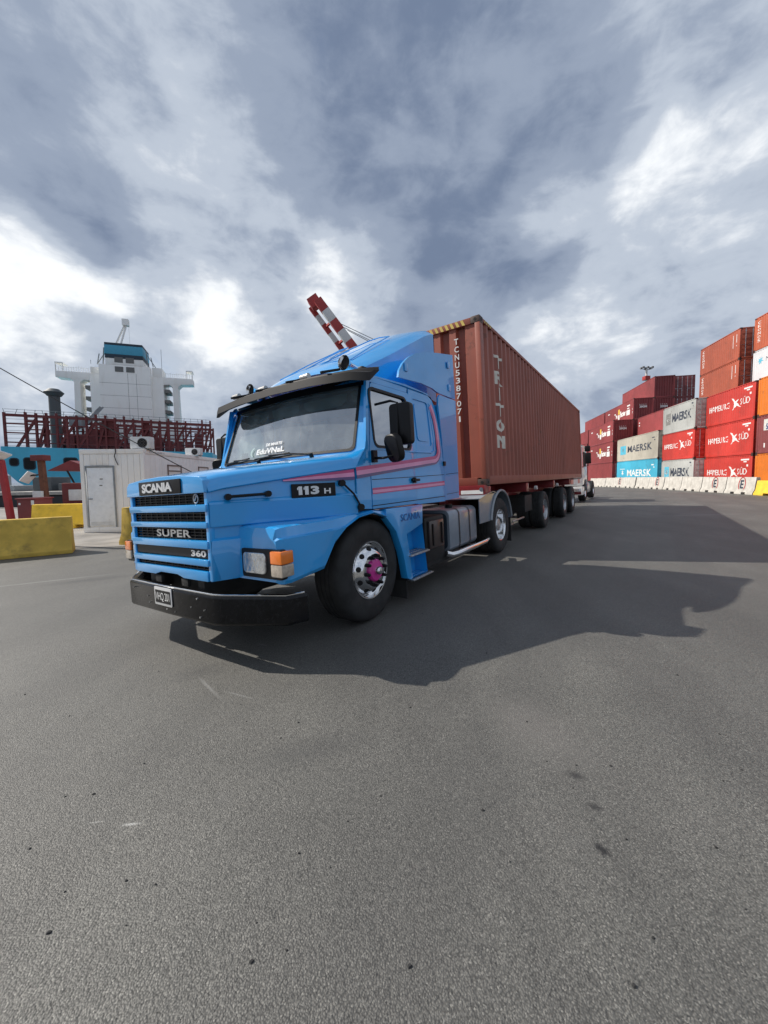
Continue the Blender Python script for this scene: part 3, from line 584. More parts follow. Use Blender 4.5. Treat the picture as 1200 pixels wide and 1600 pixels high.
# roof skin
secs = []
for x, zt, hw in ((-.115, 2.475, 1.10), (-.16, 2.53, 1.10), (-.30, 2.565, 1.105), (-.8, 2.60, 1.115), (-1.3, 2.60, 1.115), (-1.55, 2.56, 1.10), (-1.68, 2.44, 1.09), (-1.72, 2.2, 1.12)):
    ed = min(zt - .03, 2.545); secs.append([(x, -hw - .035, ed - .03), (x, -hw, ed), (x, -hw*.6, zt - .006), (x, 0, zt), (x, hw*.6, zt - .006), (x, hw, ed), (x, hw + .035, ed - .03)])
MB().loft(secs).build('roof', BLUE, tr, ang=50)
part('cab_back', BLUE, tr, -1.72, -1.69, -1.17, 1.17, 1.12, 2.42); part('cab_floor', CHASS, tr, -1.69, .2, -1.15, 1.15, 1.12, 1.16)
part('firewall', DASH, tr, .12, .2, -1.08, 1.08, 1.17, 1.6)
# windscreen surround and glass: plane leaning back, slightly bowed
def ws(u, v, off=0.0):         # u -1..1, v 0..1
    hw = 1.10 - .055*v; x = .085 - .26*v + .075*(1 - u*u) + off; z = 1.705 + .765*v + .01*(1-u*u); return (x, u*hw, z)
def ring(u0, u1, v0, v1, r=.06): return rrect(u0, u1, v0, v1, r, 4)
def subd(loop, n=3):
    out = []
    for i, a in enumerate(loop):
        b = loop[(i+1) % len(loop)]; L = hypot(b[0]-a[0], b[1]-a[1]); k = max(1, int(L / .12))
        out += [(a[0] + (b[0]-a[0])*j/k, a[1] + (b[1]-a[1])*j/k) for j in range(k)]
    return out
def wsn(off): return lambda u, v, t=0: ws(u, v, off - t)
plate('windscreen_surround', BLUE, tr, subd([(-1.092, -.10), (1.092, -.10), (1.092, .2), (1.06, 1.03), (-1.06, 1.03), (-1.092, .2)]), [subd(ring(-.985, .985, .035, .985))], wsn(.0), .03)
plate('windscreen_gasket', BLACKP, tr, subd(ring(-.993, .993, .022, .99)), [subd(ring(-.966, .966, .058, .97, .055))], wsn(.008), .012)
gv = []; gf = []; NU, NV = 14, 8
for j in range(NV+1):
    for i in range(NU+1): gv.append(ws(-.98 + 1.96*i/NU, .04 + .94*j/NV, -.012))
for j in range(NV):
    for i in range(NU): gf.append((j*(NU+1)+i, j*(NU+1)+i+1, (j+1)*(NU+1)+i+1, (j+1)*(NU+1)+i))
wg = MB().add(gv, gf).build('windscreen', GLASS, tr, ang=80)
wsl = lambda u, v: ws(u, v, .004)
lettering('windscreen_lettering', 'EduVNaL', WHITEP, wg, wsl, .03, None, (-.34, .11, .125, .21))
lettering('windscreen_small_lettering', 'DE MARTE', WHITEP, wg, wsl, .03, None, (-.20, .06, .24, .285))
fan = [( -.62 + .0*k, .0) for k in range(1)]
cr_ = [(-.66 + .055*cos(pi/2 + k*pi/12), .175 + .07*sin(pi/2 + k*pi/12)) for k in range(13)] + [(-.655 + .035*cos(3*pi/2 - k*pi/12), .175 + .06*sin(3*pi/2 - k*pi/12)) for k in range(13)]
flat('windscreen_crescent', mat('pale_teal_print', (.35, .5, .48), .5), wg, [(u + .26, v) for u, v in cr_], [tuple(range(len(cr_)))], wsl)
plate('visor_shade_strip', BLACKP, tr, subd([(-1.02, .93), (1.02, .93), (1.02, 1.045), (-1.02, 1.045)]), [], wsn(.016), .008)  # black strip standing in for the visor's shade over the glass top
# cowl shelf between bonnet and glass
def crow(x, ye, ze, y1, z1, y2, z2, zc): h = [(ye, ze), (y1, z1), (y2, z2), (.55, zc - .008)]; return [(x, -y, z) for y, z in h] + [(x, 0, zc)] + [(x, y, z) for y, z in h[::-1]]
MB().loft([crow(.236, 1.202, 1.535, 1.165, 1.625, 1.08, 1.668, 1.698), crow(.16, 1.204, 1.63, 1.175, 1.675, 1.09, 1.695, 1.706), crow(.075, 1.203, 1.725, 1.18, 1.728, 1.10, 1.712, 1.708)]).build('cowl_top', BLUE, tr, ang=60)
for y0, y1 in ((.62, -.22), (-.22, -.92)):
    wp = MB(); a = Vector((.215, y0, 1.725)); b = Vector(ws(y1/1.08 + .12, .085, .03)); wp.tube([a, a*.55 + b*.45 + Vector((.01, 0, .012)), b], .009, 6); wp.tube([(.20, y0, 1.69), (.225, y0, 1.735)], .022, 8)
    c0 = Vector(ws(y1/1.08 + .42, .085, .022)); c1 = Vector(ws(y1/1.08 - .12 if y1 > -.5 else -.93, .055, .022)); wp.tube([c0, (c0+c1)/2 + Vector((.006, 0, 0)), c1], .009, 6); wp.build('wiper', BLACKP, tr)
# interior
DB = MB().prism([(.12, 1.20), (.12, 1.66), (.02, 1.735), (-.22, 1.72), (-.34, 1.62), (-.30, 1.20)], 'y', -1.08, 1.08).build('dashboard', DASH, tr, bevel=.02)
swc = Vector((-.42, .52, 1.80)); ax = Vector((-.55, 0, .83)).normalized(); sx = Vector((0, 1, 0)); sy = ax.cross(sx)
sw = MB().tube([swc + sx*.235*cos(k*pi/16) + sy*.235*sin(k*pi/16) for k in range(33)], .016, 8, False)
for k in range(3): sw.tube([swc, swc + sx*.23*cos(pi/2 + k*2*pi/3) + sy*.23*sin(pi/2 + k*2*pi/3)], .014, 6)
sw.tube([swc, swc - ax*.35], .03, 8); sw.build('steering_wheel', BLACKP, tr)
for yy in (.52, -.56):
    s_ = MB(); s_.box(-.65, -1.12, yy-.25, yy+.25, 1.42, 1.56); s_.build('seat', FABR, tr, bevel=.05, seg=3)
    MB().prism([(-1.02, 1.55), (-1.14, 1.55), (-1.27, 2.22), (-1.17, 2.24)], 'y', yy-.24, yy+.24).build('seat_back', FABR, tr, bevel=.04, seg=3)
    part('headrest', FABR, tr, -1.18, -1.27, yy-.13, yy+.13, 2.22, 2.38, bevel=.03)
for y0, y1 in ((-1.0, -.52), (-.45, .05), (.12, .78), (.84, 1.03)):
    MB().prism([(y0, 2.395), (y0 + .02, 2.31), (y0 + .12, 2.27), (y1 - .1, 2.27), (y1 - .01, 2.32), (y1, 2.395)], 'x', -.235, -.222).build('sun_shade', SHADEG, tr, bevel=.004)
part('rear_view_mirror', SHADEG, tr, -.22, -.25, -.42, -.28, 2.16, 2.29, bevel=.02)
part('cab_headlining', FABR, tr, -.2, -1.68, -1.08, 1.08, 2.43, 2.46); part('bunk_curtain', mat('bunk_curtain', (.30, .11, .04), .9), tr, -1.30, -1.32, -1.08, 1.08, 1.5, 2.42)
ft = MB(); N = 20
ft.add([(-.03 - .09*sin(k*pi/N), -.72 + .29*cos(k*pi/N), 1.745 + .46*sin(k*pi/N)**.7) for k in range(N+1)], [tuple(range(N+1))]); ft.build('windscreen_sunshade', PAPER, tr, thick=.01)
hat = MB(); hat.lathe([(.0, .10), (.08, .10), (.10, .02), (.19, .0), (.20, -.015), (.1, -.01)], (0, 0, 0), 20); me = hat.mesh('hat', STRAW); ho = link('hat_on_dash', me, tr); ho.location = (-.10, -.80, 1.775); ho.rotation_euler = (radians(90), 0, .4)
# outer sun visor in black, louvred, with markers and horns
vis = []
for y, x, z, d in ((-1.255, .02, 2.455, .20), (-1.1, .10, 2.475, .30), (-.6, .145, 2.50, .33), (0, .16, 2.51, .34), (.6, .145, 2.50, .33), (1.1, .10, 2.475, .30), (1.255, .02, 2.455, .20)):
    z -= .012
    vis.append([(x + .012, y, z - .055), (x - .004, y, z + .03), (x - .09, y, z + .055), (x - .10, y, z + .075), (x - .19, y, z + .09), (x - .20, y, z + .11), (x - d, y, z + .125), (x - d, y, z + .085), (x - .03, y, z - .045)])
VISM = mat('visor_black', (.016, .016, .017), .6, var=.2, spec=.25)
vi = MB().loft(vis, close=True, capa=True, capb=True).build('sun_visor', VISM, tr, ang=30)
for y in (-.78, -.30, .22, .74): MB().beam((.12, y, 2.555), (-.14, y + .03, 2.635), .035, .025).build('visor_brace', BLACKP, vi, bevel=.005)
for y in (-.88, -.36, .36): MB().tube([(-.03, y - .06, 2.615), (-.03, y + .06, 2.615)], [.03, .034], 12).build('marker_lamp', mat('clear_marker', (.62, .60, .56), .2, coat=.5), vi)
for y in (-.80, .80):
    h = MB(); hx, hz = -.20, 2.70
    h.tube([(hx - .34, y, hz - .04), (hx - .2, y, hz), (hx - .08, y, hz + .005), (hx - .02, y, hz + .01), (hx + .02, y, hz + .01)], [.018, .022, .036, .062, .082], 20, False); hn = h.build('air_horn', CHROME, tr)
    MB().tube([(hx - .02, y, hz + .01), (hx - .015, y, hz + .01)], [.058, .06], 20).build('horn_mouth', DARK, hn); MB().beam((hx - .2, y, hz), (hx - .2, y, 2.57), .03).build('horn_bracket', BLACKP, hn)
for y in (-.95, 1.0): part('roof_marker_lamp', BLACKP, tr, -.20, -.42, y - .035, y + .035, 2.575, 2.635, bevel=.015)
# roof air deflector
secs = []; sec2 = []
for x, ze in ((-.27, 2.60), (-.36, 2.685), (-.5, 2.775), (-.9, 2.985), (-1.4, 3.255), (-1.8, 3.465), (-2.0, 3.55), (-2.10, 3.58)):
    w = .80 + .15*min(1, (-.27 - x)/.8); row = []
    for k in range(-8, 9):
        y = k/8; row.append((x, y*w, ze + .115*(1 - abs(y)**2.6) - (.05 if abs(k) == 8 else 0)))
    secs.append(row)
df = MB().loft(secs)
for sg in (1, -1):
    e_ = [s_[-1] if sg > 0 else s_[0] for s_ in secs]; zlow = [2.56, 2.565, 2.575, 2.60, 2.61, 2.58, 2.56, 2.55]
    df.loft([e_, [(p[0], p[1], z) for p, z in zip(e_, zlow)]])
df.build('roof_deflector', BLUE, tr, ang=40)
cren = MB()
for y0 in (-.62, .12):                      # raised pressings on the deflector
    c = [(-.55, y0), (-.55, y0 + .5), (-1.55, y0 + .42), (-1.55, y0 + .08)]
    pts = []
    for x, y in c:
        ze = 2.60 + (-.27 - x)*.565 + .03; w = .95; pts.append((x, y, ze + .115*(1 - abs(y/w)**2.6) + .012))
    for i in range(4):
        a, b = Vector(pts[i]), Vector(pts[(i+1) % 4]); cren.tube([a, (a+b)/2 + Vector((0, 0, .012)), b], .008, 6)
cren.build('deflector_pressing', BLUE, tr)
for sg in (1, -1):
    wg_ = [(-.66, 2.575), (-.69, 2.66), (-.78, 2.76), (-.92, 2.86), (-1.1, 2.95), (-1.35, 3.03), (-1.7, 3.11), (-2.24, 3.215), (-2.235, 2.568), (-1.72, 2.568), (-1.64, 2.575), (-1.5, 2.60), (-1.2, 2.61)]
    fw_ = plate('side_deflector', BLUE, tr, wg_, [], mir(lambda u, v, t: (u, 1.19 - .02*max(0, v-2.6) - t, v), sg), .025)
    for x, z in ((-.80, 2.72), (-2.0, 3.02), (-2.0, 2.70)): part('deflector_catch', BLACKP if sg < 0 else BLUE, fw_, x, x - .07, sg*1.19, sg*1.202, z - .045, z + .045, bevel=.005)
    lf = [(-1.645, 2.40), (-1.655, 2.50), (-1.70, 2.548), (-2.235, 2.548), (-2.205, 1.13), (-1.724, 1.12), (-1.733, 1.5), (-1.703, 2.0), (-1.663, 2.30)]
    plate('side_fairing', BLUE, tr, lf, [], mir(lambda u, v, t: (u, 1.195 - t, v), sg), .025)
    ribbon('fairing_seam', DARK, [(-1.78, 1.20), (-2.2, 1.215)], (-.003, -.003), (.003, .003), mir(lambda u, v, t=0: (u, 1.197, v), sg)); ribbon('fairing_seam', DARK, [(-1.78, 1.475), (-2.2, 1.495)], (-.003, -.003), (.003, .003), mir(lambda u, v, t=0: (u, 1.197, v), sg))
# mirrors
for sg in (1, -1):
    a = MB(); yb = sg*1.2; ym = sg*1.46
    a.tube([(-.06, yb, 1.645), (-.07, sg*1.25, 1.64), (-.02, sg*1.36, 1.63), (-.12, ym, 1.66), (-.16, ym, 2.17), (-.16, sg*1.38, 2.20), (-.15, yb, 2.19)], .013, 8); a.box(-.03, -.10, sg*1.2, sg*1.235, 1.60, 1.72); a.build('mirror_arm', BLACKP, tr)
    mh = MB().prism(rrect(*sorted((sg*1.36, sg*1.60)), 1.755, 2.165, .04), 'x', -.24, -.15).build('mirror', BLACKP, tr, bevel=.02, seg=3)
    ys = sorted((sg*1.38, sg*1.58)); MB().prism(rrect(ys[0], ys[1], 1.775, 2.145, .03), 'x', -.246, -.2415).build('mirror_glass', CHROME, mh)
    mo = MB().prism(rrect(-.105, .105, -.14, .14, .08), 'x', -.04, .04).mesh('wide_mirror', BLACKP, bevel=.025, seg=3); o = link('wide_mirror', mo, tr); o.location = (-.10, sg*1.44, 1.725); o.rotation_euler = (0.0, radians(14), radians(-20*sg))
# bumper and plate
def bump_sec(x, y, z0, z1, nx, ny, lip=.05):
    return [(x, y, z0), (x + nx*.012, y + ny*.012, z0 + .02), (x + nx*.014, y + ny*.014, z1 - .025), (x, y, z1), (x - nx*lip, y - ny*lip, z1), (x - nx*lip, y - ny*lip, z0)]
bsec = []
for sg in (-1, 1):
    rows = [(.985, 1.235, .325, .555, .2, .98), (1.15, 1.19, .335, .565, .6, .8), (1.40, .76, .348, .585, .85, .53), (1.435, .68, .350, .59, .98, .2)]
    if sg > 0: rows = rows[::-1]
    for x, y, z0, z1, nx, ny in rows: bsec.append(bump_sec(x, sg*y, z0, z1, nx, sg*ny))
    if sg < 0: bsec.append(bump_sec(1.45, 0, .352, .592, 1, 0))
bu = MB().loft(bsec, close=True, capa=True, capb=True).build('bumper', BUMPM, tr, bevel=.004)
tl = MB()
for sg in (1, -1): tl.tube([(1.448, 0.0, .592), (1.432, sg*.68, .589), (1.40, sg*.755, .585), (1.15, sg*1.185, .566), (1.0, sg*1.225, .558)], .007, 6)
tl.build('bumper_worn_edge', CHROME, bu)
random.seed(3); bl = MB()
for k in range(7): y = random.uniform(-.6, .6); x = 1.462 if abs(y) < .68 else 1.44 - (y - .72)*.56 + .03; z = random.uniform(.38, .56); bl.box(x - .012, x + .002, y - .003, y + .003, z - .005, z + .005)
for y, z in ((.50, .545), (.53, .40), (.02, .40)): bl.tube([(1.43, y, z), (1.464, y, z)], .008, 8)
bl.build('bumper_bolts', ALU, bu)
npl = MB().prism(rrect(-.165, .125, .425, .585, .012), 'x', 1.464, 1.470).build('licence_plate', SILVER, tr, bevel=.002)
part('plate_field', BLACKP, npl, 1.470, 1.473, -.145, .105, .448, .558, bevel=0)
lettering('plate_number', 'VHQ 201', WHITEP, npl, front(1.4745), .0, None, (-.135, .095, .460, .540), .9)
for sg in (1, -1):
    part('bumper_bracket', CHASS, tr, 1.0, 1.36, sg*.40 - .05, sg*.40 + .05, .52, .70); part('tow_eye', CHASS, tr, 1.37, 1.40, sg*.22 - .05, sg*.22 + .05, .60, .665)
# chassis, engine underside, tank, batteries, guards
for sg in (1, -1):
    part('frame_rail', CHASS, tr, -5.15, 1.32, sg*.36, sg*.44, .70, .96)
part('engine', CHASS, tr, -.6, 1.22, -.40, .40, .42, 1.25, bevel=.05); part('gearbox', CHASS, tr, -1.7, -.6, -.25, .25, .5, .95, bevel=.05)
for x, z in ((0, .52), (-4.087, .52)): MB().tube([(x, -1.0, z), (x, 1.0, z)], .07, 12).build('axle', CHASS, tr)
MB().tube([(-4.087 - .25, 0, .55), (-4.087 + .25, 0, .55)], [.2, .24], 14).build('differential', CHASS, tr)
part('fifth_wheel', CHASS, tr, -4.65, -3.55, -.45, .45, 1.0, 1.13, bevel=.02); part('catwalk', ALU, tr, -3.2, -1.8, -.35, .35, .965, .985)
for sg in (1, -1):
    ys = sorted((sg*.58, sg*1.15)); bb = part('battery_box', CHASS, tr, -1.18, -1.74, ys[0], ys[1], .34, .93, bevel=.03)
    part('battery_cover', mat('battery_cover_brown', (.045, .03, .025), .35, coat=.3), bb, -1.24, -1.66, sg*1.15, sg*1.185, .52, .88, bevel=.02); part('battery_skirt', CHASS, bb, -1.14, -1.9, sg*.9, sg*1.13, .28, .345)
    b2 = MB()
    for xx in (-1.32, -1.58): b2.box(xx - .012, xx + .012, sg*1.183, sg*1.20, .56, .84)
    b2.build('battery_strap', BLACKP, bb)
    tk = MB().prism(rrect(*sorted((sg*.55, sg*1.175)), .375, .975, .09, 5), 'x', -2.90, -1.86).build('fuel_tank', TANKG, tr, bevel=.012)
    MB().prism(rrect(*sorted((sg*.60, sg*1.14)), .42, .93, .07, 5), 'x', -1.857, -1.85).build('tank_end', mat('tank_end_navy', (.035, .05, .07), .4), tk)
    for xx in (-2.20, -2.60):
        lp = rrect(*sorted((sg*.545, sg*1.181)), .369, .981, .095, 5); MB().loft([[(xx - .018, y, z) for y, z in lp], [(xx + .018, y, z) for y, z in lp]], close=True).build('tank_strap', BLACKP if xx < -3 else mat('tank_strap_dark', (.05, .05, .055), .35, .6), tk)
    MB().tube([(-2.35, sg*.95, .97), (-2.35, sg*.95, 1.03)], .06, 12).build('tank_cap', BLACKP, tk)
    MB().tube([(-1.72, sg*1.17, .385), (-1.80, sg*1.215, .355), (-1.95, sg*1.235, .35), (-3.10, sg*1.235, .35), (-3.30, sg*1.21, .36), (-3.45, sg*1.13, .375)], .042, 14).build('side_guard_pipe', CHROME, tr)
    part('pipe_hanger', CHASS, tr, -2.5, -2.56, sg*.9, sg*1.21, .33, .40)
    g = []
    for k in range(17):
        a = radians(8 + 164*k/16); g.append((-4.087 + .60*cos(a), .55 + .60*sin(a)))
    ext = [(-3.02, .70), (-3.05, 1.0), (-3.25, 1.10), (-3.6, 1.14)]
    gd = [(-2.98, 1.07), (-3.25, 1.135), (-3.65, 1.16)] + [p for p in g if p[0] < -3.72][0:]
    gd = [(-2.98, 1.07), (-3.3, 1.13), (-3.65, 1.165)] + [(-4.087 + .615*cos(radians(a)), .55 + .615*sin(radians(a))) for a in (70, 85, 100, 115, 130, 145, 160, 175)]
    MB().loft([[(x, sg*.62, z) for x, z in gd], [(x, sg*1.23, z) for x, z in gd]]).build('mudguard', TANKG, tr, thick=.01)
    fl = [(-2.96, 1.06), (-2.96, .66), (-3.475, .66), (-3.49, .72), (-3.56, .86), (-3.667, 1.0), (-3.78, 1.085), (-3.90, 1.135), (-3.3, 1.12)]
    plate('mudguard_skirt', TANKG, tr, fl, [], mir(lambda u, v, t: (u, 1.215 - t, v), sg), .012)
    rim_ = [(-3.515, .66), (-3.505, .78), (-3.46, .92), (-3.40, 1.0), (-3.58, 1.125), (-3.78, 1.17)]
    ar = [(-4.087 + .615*cos(radians(a)), .55 + .615*sin(radians(a))) for a in range(172, 6, -7)]
    MB().tube([(x, sg*1.228, z) for x, z in ar], .024, 8).build('mudguard_rim', mat('guard_rim_grey', (.30, .32, .34), .4, .3), tr)
    part('rear_mud_flap', RUBBER, tr, -4.72, -4.735, sg*.66, sg*1.2, .12, .62, bevel=0)
TYRE = [(.288, .0), (.30, .012), (.335, .022), (.42, .028), (.468, .020), (.498, .0), (.512, -.022), (.519, -.05)]
for k in range(4):
    y = -.05 - .05*k; TYRE += [(.520, y - .006), (.520, y - .040), (.508, y - .042), (.508, y - .048)]
TYRE += [(.520, -.256), (.512, -.275), (.498, -.29), (.44, -.31), (.33, -.30), (.288, -.28)]
def wheel(root, x, y, z, sgn, kind, scale=1.0, dual=False):
    def P(pr): return [(r*scale, yy) for r, yy in pr]
    t = MB().lathe(P(TYRE), (x, y, z), 56, sgn)
    if dual: t.lathe(P([(r, yy - .34) for r, yy in TYRE]), (x, y, z), 40, sgn)
    t = t.build('tyre', RUBBER, root, ang=30)
    if kind == 'front':
        pr = [(.296, .004), (.29, .016), (.278, .014), (.268, -.02), (.252, -.03), (.238, -.012), (.19, .046), (.168, .052), (.118, .052), (.112, .02)]
        MB().lathe(P(pr), (x, y, z), 56, sgn).build('rim', CHROME, t, ang=40)
        MB().lathe(P([(.115, .02), (.112, .07), (.098, .085), (.05, .09), (.001, .092)]), (x, y, z), 32, sgn).build('hub', MAGENTA, t)
        MB().lathe(P([(.042, .088), (.040, .125), (.03, .138), (.001, .142)]), (x, y, z), 20, sgn).build('hub_cap', CHROME, t)
        hn = Vector((0, .058, .048)).normalized(); nrm = lambda a: Vector((cos(a)*.64, sgn*.77, sin(a)*.64))
        for k in range(10):
            a = 2*pi*k/10 + .2; c = Vector((x + .216*scale*cos(a), y + sgn*.017, z + .216*scale*sin(a))); n_ = nrm(a).normalized()
            MB().tube([c - n_*.01, c + n_*.0035], .027*scale, 14).build('hand_hole', DARK, t)
            a = 2*pi*(k + .5)/10 + .2; c = Vector((x + .146*scale*cos(a), y + sgn*.05, z + .146*scale*sin(a)))
            MB().tube([c, c + Vector((0, sgn*.03, 0)), c + Vector((0, sgn*.052, 0)), c + Vector((0, sgn*.06, 0))], [.021, .018, .016, .008], 10).build('lug_nut', BLACKP, t)
    else:
        pr = [(.296, .004), (.29, .012), (.280, .008), (.270, -.03), (.262, -.11), (.245, -.135), (.20, -.15), (.13, -.152), (.125, -.12)]
        MB().lathe(P(pr), (x, y, z), 44, sgn).build('rim', CHROME if kind == 'drive' else ALU, t, ang=40)
        MB().lathe(P([(.128, -.152), (.125, -.05), (.11, -.03), (.06, -.025), (.001, -.022)]), (x, y, z), 24, sgn).build('hub', ALU if kind == 'drive' else REDCH, t)
        nts = MB()
        for k in range(10): a = 2*pi*k/10; c = Vector((x + .165*scale*cos(a), y - sgn*.15, z + .165*scale*sin(a))); nts.tube([c, c + Vector((0, sgn*.05, 0))], .016, 6)
        nts.build('lug_nuts', ALU, t)
    return t
for sg in (1, -1):
    wheel(tr, 0, sg*1.135, .52, sg, 'front'); wheel(tr, -4.087, sg*1.19, .52, sg, 'drive', 1.0, True)

# ------------------------------------------------------------------ trailer
tl_o = tw(-9.5, 0, 0); tlr = thing('skeletal_trailer', 'red skeletal container trailer coupled behind the blue truck', 'trailer'); tlr.location = tl_o; tlr.rotation_euler = TROT
OX = 9.5
XC, ZB = -3.355, 1.273
for sg in (1, -1): part('main_beam', REDCH, tlr, XC + .0 + OX, -15.45 + OX, sg*.30, sg*.48, .92, 1.235, bevel=.01)
for x in (XC - .15, -6.2, -9.4, -12.4, -15.4): part('bolster', REDCH, tlr, x + OX - .11, x + OX + .11, -1.20, 1.20, 1.06, 1.262, bevel=.01)
part('front_bolster', REDCH, tlr, XC + OX - .05, XC + OX + .09, -1.21, 1.21, 1.10, 1.285, bevel=.01)
for y0, y1, m in ((1.18, .78, REFL), (.76, .38, REFR), (.36, -.04, REFL), (-.06, -.44, REFR), (-.46, -.84, REFL)): part('front_reflector', m, tlr, XC + OX + .09, XC + OX + .095, y1, y0, 1.14, 1.205, bevel=0)
for sg in (1, -1):
    MB().tube([(XC + OX + .02, sg*1.15, 1.215), (XC + OX + .10, sg*1.15, 1.215)], .035, 10).build('twist_lock', ALU, tlr)
    for x in (-7.05, -9.9): MB().tube([(x + OX, sg*1.16, 1.12), (x + OX, sg*1.225, 1.12)], .05, 12).build('side_marker', REFL, tlr)
    for k in range(5): part('side_reflector', REFL if k % 3 else REFR, tlr, -12.6 + OX - k*.58, -12.6 + OX - k*.58 - .57, sg*1.195, sg*1.21, 1.06, 1.235, bevel=0)
    part('landing_leg', REDCH, tlr, -5.95 + OX, -6.10 + OX, sg*.62, sg*.78, .35, 1.1); part('landing_foot', ALU, tlr, -5.85 + OX, -6.2 + OX, sg*.55, sg*.86, .29, .33)
    part('leg_brace', ALU, tlr, -5.6 + OX, -6.6 + OX, sg*.98, sg*1.0, .40, .44)
    for x in (-8.02, -11.1, -12.9): wheel(tlr, x + OX, sg*1.19, .50, sg, 'trailer', .50/.52, True)
for x in (-8.02, -11.1, -12.9): MB().tube([(x + OX, -1.0, .5), (x + OX, 1.0, .5)], .075, 10).build('axle', CHASS, tlr)
part('suspension_subframe', CHASS, tlr, -7.6 + OX, -13.4 + OX, -.45, .45, .62, .92); part('rear_bumper_bar', REDCH, tlr, -15.40 + OX, -15.5 + OX, -1.18, 1.18, .55, .68); 
for sg in (1, -1): part('bumper_hanger', REDCH, tlr, -15.3 + OX, -15.4 + OX, sg*.45, sg*.55, .6, 1.0)
part('tool_box', CHASS, tlr, -6.5 + OX, -7.2 + OX, .55, 1.05, .55, .95)

# ------------------------------------------------------------------ containers
def corr(L, pitch=.278, dep=.036, e=.10):
    n = int((L - 2*e) / pitch); s0 = -n*pitch/2; pts = [(-L/2 + .09, 0.0)]
    for k in range(n):
        a = s0 + k*pitch; pts += [(a + .034, 0.0), (a + .102, -dep), (a + .172, -dep), (a + .24, 0.0)]
    pts.append((L/2 - .09, 0.0)); return pts
def corr_y(pts):
    xs = [p[0] for p in pts]
    def f(x):
        import bisect
        i = min(max(bisect.bisect(xs, x), 1), len(xs)-1); (a, b), (c, d) = pts[i-1], pts[i]
        return b + (d - b)*(x - a)/(c - a)
    return f
CAST = None
_cm = {}
def container(name, label, root_loc, rot, L, H, m, group, style=None, doors=-1, detail=True):
    """x along the length, y across, z up from the base; seen on its +y side"""
    r = thing(name, label, 'container', root_loc, 0, group); r.rotation_euler = rot
    W = 1.219; key = (L, H, m.name, doors); P = corr(L); fy = corr_y(P)
    if key not in _cm:
        c = {}
        fr = MB()
        for sx in (1, -1):
            for sy in (1, -1): fr.box(sx*(L/2 - .16), sx*L/2, sy*(W - .09), sy*W, .118, H - .118)
        for sy in (1, -1):
            fr.box(-L/2 + .178, L/2 - .178, sy*(W - .06), sy*(W - .002), .012, .17); fr.box(-L/2 + .178, L/2 - .178, sy*(W - .06), sy*(W - .002), H - .075, H - .012)
        for sx in (1, -1):
            fr.box(sx*(L/2 - .08), sx*(L/2 - .002), -W + .162, W - .162, .012, .15); fr.box(sx*(L/2 - .08), sx*(L/2 - .002), -W + .162, W - .162, H - .12, H - .012)
        c['frame'] = fr.mesh('frame', m, bevel=.008, weld=False)
        sp_ = MB()
        sp_.loft([[(x, W - .012 + d, .16) for x, d in P], [(x, W - .012 + d, H - .07) for x, d in P]]); c['side_panel'] = sp_.mesh('side_panel', m, ang=15)
        rf = MB(); n = int(L/.26)
        rp = [(-L/2 + .06, 0)] + [q for k in range(n) for q in ((-n*.13 + k*.26 + .05, 0), (-n*.13 + k*.26 + .10, -.02), (-n*.13 + k*.26 + .18, -.02), (-n*.13 + k*.26 + .23, 0))] + [(L/2 - .06, 0)]
        rf.loft([[(x, -W + .05, H - .018 + d) for x, d in rp], [(x, W - .05, H - .018 + d) for x, d in rp]]); c['roof'] = rf.mesh('roof', m, ang=15)
        ew = MB(); q = [(-W + .08, 0.0)]
        for k in range(7): a = -7*.30/2 + k*.30; q += [(a + .02, 0.0), (a + .05, -.062), (a + .165, -.062), (a + .195, 0.0)]
        q.append((W - .08, 0.0)); ew.loft([[(L/2 - .03 + d, y, .14) for y, d in q], [(L/2 - .03 + d, y, H - .11) for y, d in q]]); c['end_wall'] = ew.mesh('end_wall', m, ang=15)
        dr = MB(); dr.box(L/2 - .06, L/2 - .02, .012, W - .10, .15, H - .13)
        for k in range(5): z = .30 + k*(H - .75)/4.4; dr.box(L/2 - .02, L/2 - .008, .10, W - .18, z, z + .26)
        c['door'] = dr.mesh('door', m, bevel=.006, weld=False)
        rd = MB()
        for y in (.32, .82):
            rd.tube([(L/2 + .012, y, .12), (L/2 + .012, y, H - .12)], .02, 6)
            for z in (.25, .9, 1.5, H - .3): rd.box(L/2 - .02, L/2 + .03, y - .045, y + .045, z - .03, z + .03)
            rd.box(L/2, L/2 + .03, y, y + .34, 1.12, 1.15)
        c['lock_rod'] = rd.mesh('lock_rod', ALU)
        cs = MB(); cs.box(-.089, .089, -.081, .081, -.059, .059); c['corner_casting'] = cs.mesh('corner_casting', mat('casting_' + m.name, tuple(x*.6 for x in m.node_tree.nodes['Principled BSDF'].inputs['Base Color'].default_value[:3]) if False else (.07, .04, .032), .6), bevel=.012)
        ho_ = MB(); ho_.tube([(0, .0805, 0), (0, .0835, 0)], .026, 10); ho_.tube([(.0885, 0, 0), (.0915, 0, 0)], .026, 10); ho_.tube([(-.0885, 0, 0), (-.0915, 0, 0)], .026, 10); c['casting_hole'] = ho_.mesh('casting_hole', DARK)
        c['floor'] = MB().box(-L/2 + .1, L/2 - .1, -W + .08, W - .08, .13, .155).mesh('floor', CHASS)
        _cm[key] = c
    c = _cm[key]
    link('frame', c['frame'], r); s1 = link('side_panel', c['side_panel'], r); s2 = link('side_panel', c['side_panel'], r); s2.rotation_euler = (0, 0, pi)
    link('roof', c['roof'], r); link('floor', c['floor'], r)
    e1 = link('end_wall', c['end_wall'], r)
    if doors == 1: e1.rotation_euler = (0, 0, pi)
